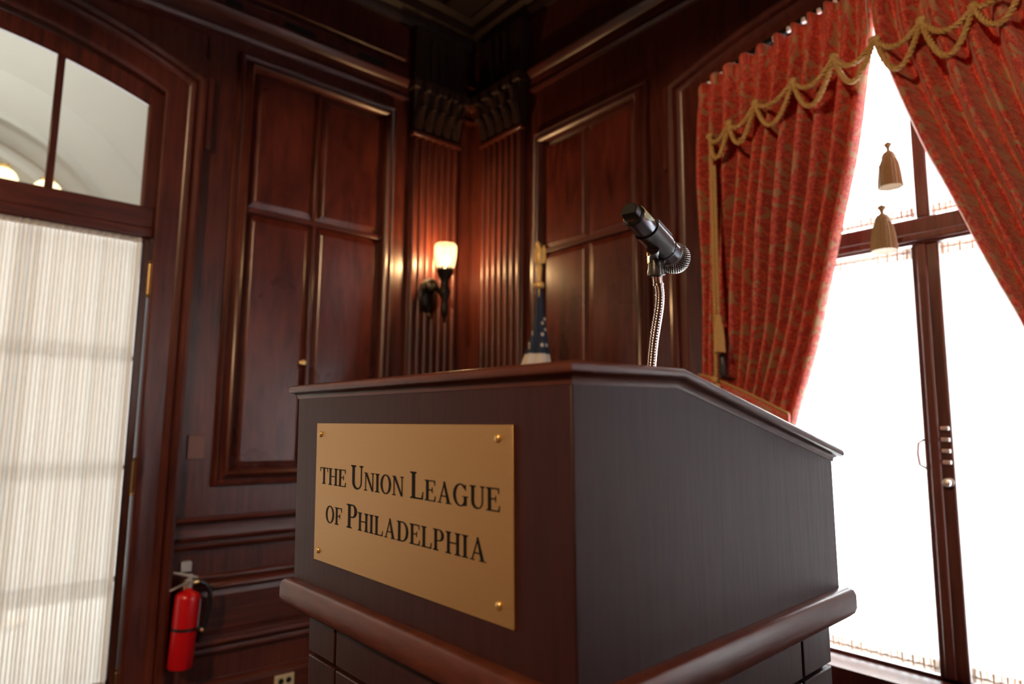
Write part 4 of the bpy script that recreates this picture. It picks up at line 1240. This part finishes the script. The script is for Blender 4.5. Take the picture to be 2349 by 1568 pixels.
for r in range(3):
    zt_, zb_ = zs_[r] - (GW / 2 if r else 0), zs_[r + 1] + GW / 2
    for c in range(3):
        MB().box(xf, xf + 0.02, ys_[c + 1] + (GW / 2 if c < 2 else 0), ys_[c] - (GW / 2 if c else 0), zb_, zt_).build('front_board', 'lect', lect, bevel=0.002)
        MB().box(xs_[c] + (GW / 2 if c else 0.021), xs_[c + 1] - (GW / 2 if c < 2 else 0), yn, yn + 0.02, zb_, zt_).build('side_board', 'lect', lect, bevel=0.002)
        MB().box(xs_[c] + (GW / 2 if c else 0.021), xs_[c + 1] - (GW / 2 if c < 2 else 0), yf - 0.02, yf, zb_, zt_).build('side_board', 'lect', lect, bevel=0.002)
MB().rings([[Vector((x, y, z)) for x, y in ((xf - e, yn - e), (xb + e, yn - e), (xb + e, yf + e), (xf - e, yf + e))] for e, z in ((0.03, LB.z), (0.03, LB.z + 0.06), (0.02, LB.z + 0.075), (0.002, LB.z + 0.086), (-0.01, LB.z + 0.086))]).build('plinth', 'lect_trim', lect, smooth=40)
# scuffed chip on the near corner post is left to the finish; plaque
PY0, PY1, PZ0, PZ1 = 0.5585, 1.0600, -0.2345, -0.0105
fP = lambda u, v, h: Vector((XF - h, u, v))
plq = MB().prism(rect(PY0, PY1, PZ0, PZ1), fP, 0.0, 0.003).build('plaque', 'brass_plate', lect, bevel=0.0006)
plq['label'] = 'brushed brass plaque engraved with black capital letters'
for (u, v) in ((1.0440, -0.0290), (0.5845, -0.0262), (1.0430, -0.2185), (0.5840, -0.2130)):
    MB().sphere(fP(u, v, 0.0035), 0.0050, 12, 8, (0.6, 1, 1)).build('screw', 'brass', plq)


# engraved capitals, drawn stroke by stroke with slab serifs
def glyph(ch):
    T, th, s_, e = 0.155, 0.058, 0.085, 0.045       # stem, thin stroke, serif reach, serif thickness
    P = []
    def q4(a, b, c, d): P.append([a, b, c, d])
    def stem(x, w=T, y0=0, y1=1, top=True, bot=True, l=1, r=1):
        q4((x, y0), (x + w, y0), (x + w, y1), (x, y1))
        if bot: P.append([(x - s_ * l, y0), (x + w + s_ * r, y0), (x + w + s_ * r, y0 + e), (x + w, y0 + e * 1.7), (x, y0 + e * 1.7), (x - s_ * l, y0 + e)])
        if top: P.append([(x - s_ * l, y1), (x - s_ * l, y1 - e), (x, y1 - e * 1.7), (x + w, y1 - e * 1.7), (x + w + s_ * r, y1 - e), (x + w + s_ * r, y1)])
    def ring(cx, cy, ro, so, ri, si, a0, a1, n=28):
        for i in range(n):
            a = a0 + (a1 - a0) * i / n; b = a0 + (a1 - a0) * (i + 1) / n
            q4((cx + ri * math.cos(a), cy + si * math.sin(a)), (cx + ro * math.cos(a), cy + so * math.sin(a)),
               (cx + ro * math.cos(b), cy + so * math.sin(b)), (cx + ri * math.cos(b), cy + si * math.sin(b)))
    if ch == 'T':
        stem(0.29, top=False); q4((0.0, 1 - th), (0.735, 1 - th), (0.735, 1), (0.0, 1))
        P.append([(0, 1), (0, 0.74), (0.035, 0.74), (0.075, 1)]); P.append([(0.735, 1), (0.735, 0.74), (0.70, 0.74), (0.66, 1)]); w = 0.735
    elif ch == 'H':
        stem(0.085); stem(0.60); q4((0.2, 0.49), (0.62, 0.49), (0.62, 0.49 + th), (0.2, 0.49 + th)); w = 0.84
    elif ch == 'E':
        stem(0.085, r=0)
        q4((0.2, 1 - th), (0.63, 1 - th), (0.63, 1), (0.2, 1)); q4((0.2, 0), (0.65, 0), (0.65, th), (0.2, th)); q4((0.2, 0.50), (0.48, 0.50), (0.48, 0.50 + th), (0.2, 0.50 + th))
        P.append([(0.63, 1), (0.55, 1), (0.60, 0.75), (0.63, 0.75)]); P.append([(0.65, 0), (0.67, 0.27), (0.635, 0.27), (0.56, 0)]); P.append([(0.48, 0.39), (0.48, 0.67), (0.45, 0.67), (0.42, 0.53), (0.45, 0.39)]); w = 0.68
    elif ch == 'F':
        stem(0.085)
        q4((0.2, 1 - th), (0.62, 1 - th), (0.62, 1), (0.2, 1)); q4((0.2, 0.48), (0.47, 0.48), (0.47, 0.48 + th), (0.2, 0.48 + th))
        P.append([(0.62, 1), (0.54, 1), (0.59, 0.73), (0.62, 0.73)]); P.append([(0.47, 0.37), (0.47, 0.65), (0.44, 0.65), (0.41, 0.51), (0.44, 0.37)]); w = 0.63
    elif ch == 'L':
        stem(0.085, r=0.8); q4((0.2, 0), (0.62, 0), (0.62, th), (0.2, th)); P.append([(0.62, 0), (0.645, 0.29), (0.61, 0.29), (0.53, 0)]); w = 0.65
    elif ch == 'I':
        stem(0.085); w = 0.325
    elif ch == 'U':
        stem(0.085, bot=False, y0=0.30); stem(0.62, w=th * 1.15, bot=False, y0=0.30)
        ring(0.386, 0.32, 0.301, 0.335, 0.1, 0.01, 0, 0.001, 1)
        n = 24
        for i in range(n):
            a = PI + PI * i / n; b = PI + PI * (i + 1) / n
            def pt(t, outer):
                cx = (0.085 + 0.687) / 2; R = (0.687 - 0.085) / 2
                if outer: return (cx + R * math.cos(t), 0.315 + 0.335 * math.sin(t))
                icx = (0.24 + 0.62) / 2; r = (0.62 - 0.24) / 2
                return (icx + r * math.cos(t), 0.315 + 0.255 * math.sin(t))
            q4(pt(a, 0), pt(a, 1), pt(b, 1), pt(b, 0))
        w = 0.77
    elif ch == 'N':
        stem(0.10, w=th * 1.1, top=False); stem(0.66, w=th * 1.1, bot=False)
        P.append([(0.02, 1), (0.02, 1 - e), (0.12, 1 - e * 1.6), (0.62, 0.0), (0.725, 0.0), (0.725, 0.02), (0.24, 1.0)])
        w = 0.81
    elif ch == 'O':
        ring(0.39, 0.5, 0.39, 0.52, 0.235, 0.455, 0, 2 * PI, 40); w = 0.78
    elif ch == 'G':
        ring(0.40, 0.5, 0.40, 0.52, 0.245, 0.455, 0.72, 2 * PI - 0.62, 34)
        q4((0.585, 0.10), (0.74, 0.03), (0.74, 0.42), (0.585, 0.42)); q4((0.50, 0.42), (0.82, 0.42), (0.82, 0.42 + e), (0.50, 0.42 + e))
        P.append([(0.70, 1.0), (0.66, 0.98), (0.60, 0.86), (0.66, 0.72), (0.70, 0.72)]); q4((0.50, 0.055), (0.60, 0.02), (0.72, 0.045), (0.62, 0.12)); w = 0.82
    elif ch == 'P':
        stem(0.085); q4((0.2, 1 - th), (0.36, 1 - th), (0.36, 1), (0.2, 1)); q4((0.2, 0.44), (0.36, 0.44), (0.36, 0.44 + th), (0.2, 0.44 + th))
        ring(0.36, 0.72, 0.285, 0.28, 0.125, 0.222, -PI / 2, PI / 2, 20); w = 0.66
    elif ch == 'D':
        stem(0.085); q4((0.2, 1 - th), (0.36, 1 - th), (0.36, 1), (0.2, 1)); q4((0.2, 0), (0.36, 0), (0.36, th), (0.2, th))
        ring(0.36, 0.5, 0.42, 0.5, 0.262, 0.442, -PI / 2, PI / 2, 26); w = 0.79
    elif ch == 'A':
        P.append([(0.10, 0), (0.165, 0), (0.425, 0.86), (0.40, 0.98)]); P.append([(0.585, 0), (0.755, 0), (0.455, 1.02), (0.385, 1.02), (0.37, 0.95)])
        q4((0.20, 0.30), (0.62, 0.30), (0.60, 0.30 + th), (0.22, 0.30 + th))
        q4((0.02, 0), (0.26, 0), (0.26, e), (0.02, e)); q4((0.50, 0), (0.84, 0), (0.84, e), (0.50, e)); w = 0.85
    return P, w


def text_line(words, y_left, y_right, base, big, small, name):
    """letters run towards -y; first letter of each 'Word' is big unless the word is all small"""
    items = []; x = 0.0
    for wi, (word, lead_big) in enumerate(words):
        if wi: x += small * 0.36
        for i, ch in enumerate(word):
            h = big if (lead_big and i == 0) else small
            P, w = glyph(ch)
            items.append((P, x, h)); x += w * h + small * 0.075
    x -= small * 0.075
    k = (y_left - y_right) / x
    mb = MB()
    for P, x0, h in items:
        for poly in P:
            mb.prism([(y_left - k * (x0 + u * h), base + v * h) for u, v in poly], fP, 0.0025, 0.0034)
    return mb.build(name, 'black', plq, smooth=0)


text_line((('THE', False), ('UNION', True), ('LEAGUE', True)), 1.0425, 0.5810, -0.1098, 0.0355, 0.0268, 'lettering')
text_line((('OF', False), ('PHILADELPHIA', True)), 1.0190, 0.6065, -0.1700, 0.0360, 0.0268, 'lettering')

# ------------------------------------------------------------------ gooseneck stand and wireless microphone on the lectern
gd = 1.10
gpts_px = [(1490, 905), (1491.5, 870), (1494.5, 838), (1499, 790), (1504, 755), (1509, 725), (1512.5, 700), (1513.5, 675), (1510.5, 650)]
gp = [D(px, py, gd) for px, py in gpts_px]
gbase = gp[0]
goose = thing('microphone_stand', 'chrome gooseneck microphone stand with black clip on the lectern', 'microphone stand', gbase)
cur = []
for i in range(len(gp) - 1):
    p0 = gp[max(0, i - 1)]; p1 = gp[i]; p2 = gp[i + 1]; p3 = gp[min(len(gp) - 1, i + 2)]
    for k in range(10):
        t = k / 10
        cur.append(0.5 * ((2 * p1) + (p2 - p0) * t + (2 * p0 - 5 * p1 + 4 * p2 - p3) * t * t + (3 * p1 - p0 - 3 * p2 + p3) * t ** 3))
cur.append(gp[-1])
# resample at 0.7 mm and ripple the radius: wound coil
acc = [0]
for a, b in zip(cur, cur[1:]): acc.append(acc[-1] + (b - a).length)
tot = acc[-1]; N = int(tot / 0.00115); pts = []; rad = []; j = 0
GR = 11.0 / FPX * gd
for i in range(N + 1):
    s_ = tot * i / N
    while j < len(acc) - 2 and acc[j + 1] < s_: j += 1
    w = (s_ - acc[j]) / max(1e-9, acc[j + 1] - acc[j])
    pts.append(cur[j].lerp(cur[j + 1], w)); rad.append(GR * (0.90 + 0.10 * abs(math.sin(PI * s_ / 0.0046))))
MB().tube(pts, rad, 18).build('gooseneck', 'chrome', goose, smooth=80)
tipa, tipb = D(1509.5, 655, gd), D(1506.5, 620, gd)
dirn = (tipb - tipa).normalized()
MB().tube([tipa, tipa.lerp(tipb, 0.12), tipa.lerp(tipb, 0.14), tipa.lerp(tipb, 0.9), tipb], [GR * 1.15, GR * 1.22, GR * 1.08, GR * 1.08, GR * 0.9], 20).build('ferrule', 'chrome', goose, smooth=50)
MB().lathe([(0, -0.004), (0.03, -0.004), (0.03, 0.0), (0.022, 0.005), (0.012, 0.008), (0.012, 0.016), (0, 0.016)], Matrix.Translation(gbase), 20).build('base_flange', 'chrome', goose)

# microphone axis: tail end towards the camera, grille down and away
mA = D(1441, 481, 0.995); mB = D(1552, 597, 1.120)
mdir = (mB - mA).normalized()
mroll = Vector((0, 0, 1)); mx_ = (mroll - mdir * mroll.dot(mdir)).normalized(); my_ = mdir.cross(mx_)
mm_ = Matrix((( my_.x, mx_.x, mdir.x, mA.x), (my_.y, mx_.y, mdir.y, mA.y), (my_.z, mx_.z, mdir.z, mA.z), (0, 0, 0, 1)))
LM = (mB - mA).length
mic = thing('microphone', 'wireless handheld microphone with silver mesh grille held in the clip', 'microphone', mA)
HB = 0.0185
MB().lathe([(HB * 0.96, 0.018), (HB, 0.020), (HB, LM * 0.45), (HB * 1.01, LM * 0.62), (HB * 1.05, LM * 0.70), (HB * 1.06, LM * 0.82), (HB * 1.10, LM * 0.86), (HB * 1.10, LM * 0.865)], mm_, 32).build('handle', 'mic_metal', mic, smooth=40)
MB().lathe([(HB * 1.095, LM * 0.74), (HB * 1.10, LM * 0.742), (HB * 1.10, LM * 0.746), (HB * 1.095, LM * 0.748)], mm_, 32).build('handle_groove', 'plastic', mic)
# black antenna end with a flat chamfered face carrying five contacts
tail = MB(); rs = []
n = 28
def flat_ring(r, z, cut):
    out = []
    for i in range(n):
        a = 2 * PI * i / n; x, y = r * math.cos(a), r * math.sin(a)
        y = max(y, -cut)
        out.append(mm_ @ Vector((x, y, z)))
    return out
for r, z, cut in ((0.0118, 0.0005, 0.0058), (0.0134, 0.002, 0.0068), (0.0139, 0.005, 0.0078), (0.0148, 0.0135, 0.0142), (0.0172, 0.016, 0.0172), (0.0181, 0.018, 0.0181), (0.0181, 0.026, 0.0181)):
    rs.append(flat_ring(r, z, cut))
tl_o = tail.rings(rs).build('antenna_cap', 'plastic', mic, smooth=30)
for i in range(5):
    x = (i - 2) * 0.0024
    c0_, c1_ = Vector((x - 0.0007, -0.0119, 0.0102)), Vector((x + 0.0007, -0.0119, 0.0102))
    d_ = Vector((0, -0.0064, 0.0085)).normalized() * 0.0030; nn = Vector((0, -0.0085, -0.0064)).normalized() * 0.0006
    vs = [mm_ @ p for p in (c0_ + nn, c1_ + nn, c1_ + d_ + nn, c0_ + d_ + nn, c0_ - nn, c1_ - nn, c1_ + d_ - nn, c0_ + d_ - nn)]
    MB().add(vs, [[0, 1, 2, 3], [4, 5, 6, 7], [0, 1, 5, 4], [1, 2, 6, 5], [2, 3, 7, 6], [3, 0, 4, 7]]).build('contact_pin', 'gold_pin', tl_o, smooth=0)
# torn pale tape round the handle
tp = MB(); rs_lo, rs_hi = [], []
rnd = random.Random(3)
for i in range(41):
    a = -0.10 * PI + 0.62 * PI * (i / 40)
    hi = 0.030 + 0.026 * max(0, math.sin((i / 40) * PI * 0.9)) + rnd.uniform(-0.0025, 0.0025)
    rs_lo.append(mm_ @ Vector((HB * 1.012 * math.cos(a), HB * 1.012 * math.sin(a), 0.0205)))
    rs_hi.append(mm_ @ Vector((HB * 1.012 * math.cos(a), HB * 1.012 * math.sin(a), hi)))
tp.rings([rs_lo, rs_hi], closed=False, cap=False).build('tape', 'tape', mic, smooth=60, solid=0.0004)
# grille: collar ring, foam core, woven wire
MB().lathe([(HB * 1.06, LM * 0.855), (HB * 1.13, LM * 0.858), (HB * 1.16, LM * 0.864), (HB * 1.16, LM * 0.872), (HB * 1.12, LM * 0.876)], mm_, 36).build('grille_collar', 'silver', mic, smooth=40)
GRB = 0.0262
gc = LM * 0.865 + 0.0150
core = [(0.0, 0)]
prof = []
def gprof(t):   # t 0..1 from collar to nose
    a = -0.62 + (PI / 2 + 0.62) * t
    return GRB * math.cos(a), gc + GRB * 0.98 * math.sin(a)
MB().lathe([(gprof(i / 16)[0] * 0.965, gprof(i / 16)[1]) for i in range(17)], mm_, 32).build('foam_core', 'grille_in', mic)
wm = MB(); NW = 40
for sgn in (1, -1):
    for k in range(NW):
        w_pts = []
        for i in range(15):
            t = i / 14 * 0.93; r, z = gprof(t)
            a = 2 * PI * k / NW + sgn * t * 0.95
            w_pts.append(mm_ @ Vector((r * math.cos(a), r * math.sin(a), z)))
        wm.tube(w_pts, 0.00062, 4)
wg = wm.build('wire_mesh', 'mesh', mic, smooth=60)
wg['kind'] = 'stuff'
r_, z_ = gprof(0.60)
MB().lathe([(r_ * 0.99, z_ - 0.0012), (r_ * 1.02, z_ - 0.0010), (r_ * 1.02, z_ + 0.0010), (r_ * 0.99, z_ + 0.0012)], mm_, 36).build('grille_band', 'silver', mic)

# clip: cradle round the handle, hinge yoke on the ferrule
clip = MB(); n = 26; rs = []
c0z, c1z = LM * 0.36, LM * 0.66
for z, flare in ((c0z, 1.0), (c0z + 0.002, 1.0), ((c0z + c1z) / 2, 1.0), (c1z - 0.002, 1.0), (c1z, 1.0)):
    ro, ri = HB * 1.16, HB * 1.03
    row = []
    # opening towards +x (up); a long belly underneath
    a0, a1 = PI * 0.78, PI * 2.22
    for i in range(n + 1):
        a = a0 + (a1 - a0) * i / n
        taper = (1 - abs(i - n / 2) / (n / 2)) * 0.010
        zz = z + (taper if z > (c0z + c1z) / 2 else -taper) * 0.8
        row.append(mm_ @ Vector((ro * math.cos(a), ro * math.sin(a), zz)))
    for i in range(n, -1, -1):
        a = a0 + (a1 - a0) * i / n
        taper = (1 - abs(i - n / 2) / (n / 2)) * 0.010
        zz = z + (taper if z > (c0z + c1z) / 2 else -taper) * 0.8
        row.append(mm_ @ Vector((ri * math.cos(a), ri * math.sin(a), zz)))
    rs.append(row)
clip.rings(rs).build('clip_cradle', 'rubber', goose, smooth=40)
for sgn in (1, -1):
    a = PI * 0.5 + sgn * PI * 0.28
    c = mm_ @ Vector((HB * 1.12 * math.cos(a), HB * 1.12 * math.sin(a), (c0z + c1z) / 2))
    MB().tube([mm_ @ Vector((HB * 1.14 * math.cos(a), HB * 1.14 * math.sin(a), c0z + 0.001)), mm_ @ Vector((HB * 1.14 * math.cos(a), HB * 1.14 * math.sin(a), c1z - 0.001))], 0.0028, 8).build('clip_lip', 'rubber', goose)
# tongue from cradle to hinge
under = mm_ @ Vector((0, -HB * 1.12, (c0z + c1z) / 2))
hinge = D(1506, 588, gd - 0.005)
MB().tube([under, under.lerp(hinge, 0.5), hinge], [0.010, 0.0085, 0.0075], 12).build('clip_tongue', 'rubber', goose)
yoke0, yoke1 = D(1505.5, 634, gd), D(1504, 574, gd)
ydir = (yoke1 - yoke0); yl = ydir.length; ydir.normalize()
yx = (RIGHT - ydir * RIGHT.dot(ydir)).normalized(); yy = ydir.cross(yx)
rs = []
for t, rr in ((0, 0.80), (0.04, 0.98), (0.12, 1.0), (0.30, 0.90), (0.55, 0.84), (0.62, 0.80)):
    rs.append([yoke0 + ydir * yl * t + (yx * math.cos(2 * PI * i / 20) + yy * math.sin(2 * PI * i / 20)) * 0.0152 * rr for i in range(20)])
yk = MB().rings(rs).build('clip_yoke', 'rubber', goose, smooth=40)
for sgn in (1, -1):
    rs = []
    for t, w_ in ((0.5, 1.0), (0.75, 0.95), (0.92, 0.7), (1.0, 0.35)):
        c = yoke0 + ydir * yl * t + yx * sgn * 0.0092
        rs.append([c + yx * ex_ * 0.0036 + yy * ey_ * 0.0098 * w_ for ex_, ey_ in ((-1, -1), (1, -1), (1, 1), (-1, 1))])
    MB().rings(rs).build('yoke_cheek', 'rubber', goose, bevel=0.0012)
pv = yoke0 + ydir * yl * 0.86
MB().tube([pv - yx * 0.0145, pv + yx * 0.0145], 0.0032, 10).build('hinge_pin', 'old_brass', goose)

# ------------------------------------------------------------------ added pendant behind the camera, unseen, for warm light on the drapes
p = Vector((-2.2, 0.2, 3.05))
pd = thing('fill_pendant', 'added unseen pendant lamp lighting the drapes, deep opaque brass shade', 'lamp', p)
shp = MB()
shp.rings([[p + Vector((r * math.cos(2 * PI * i / 28), r * math.sin(2 * PI * i / 28), z)) for i in range(28)] for r, z in ((0.20, 0.0), (0.205, 0.002), (0.19, 0.10), (0.12, 0.20), (0.04, 0.23), (0.04, 0.225), (0.115, 0.195), (0.185, 0.10), (0.20, 0.0))], cap=False)
shp.build('lamp_shade', 'old_brass', pd, smooth=40)
MB().lathe([(0.008, 0.20), (0.008, CEIL - p.z), (0, CEIL - p.z)], Matrix.Translation(p), 10).build('rod', 'old_brass', pd)
MB().sphere(p + Vector((0, 0, 0.08)), 0.05, 14, 9).build('bulb', 'globe', pd)
l_ = bpy.data.lights.new('fill_pendant_light', 'SPOT'); l_.energy = FILL_PENDANT_POWER; l_.color = (1.0, 0.66, 0.36); l_.shadow_soft_size = 0.08
l_.spot_size = math.radians(177); l_.spot_blend = 0.06
lo_ = bpy.data.objects.new('fill_pendant_light', l_); COL.objects.link(lo_); lo_.location = p + Vector((0, 0, -0.02))
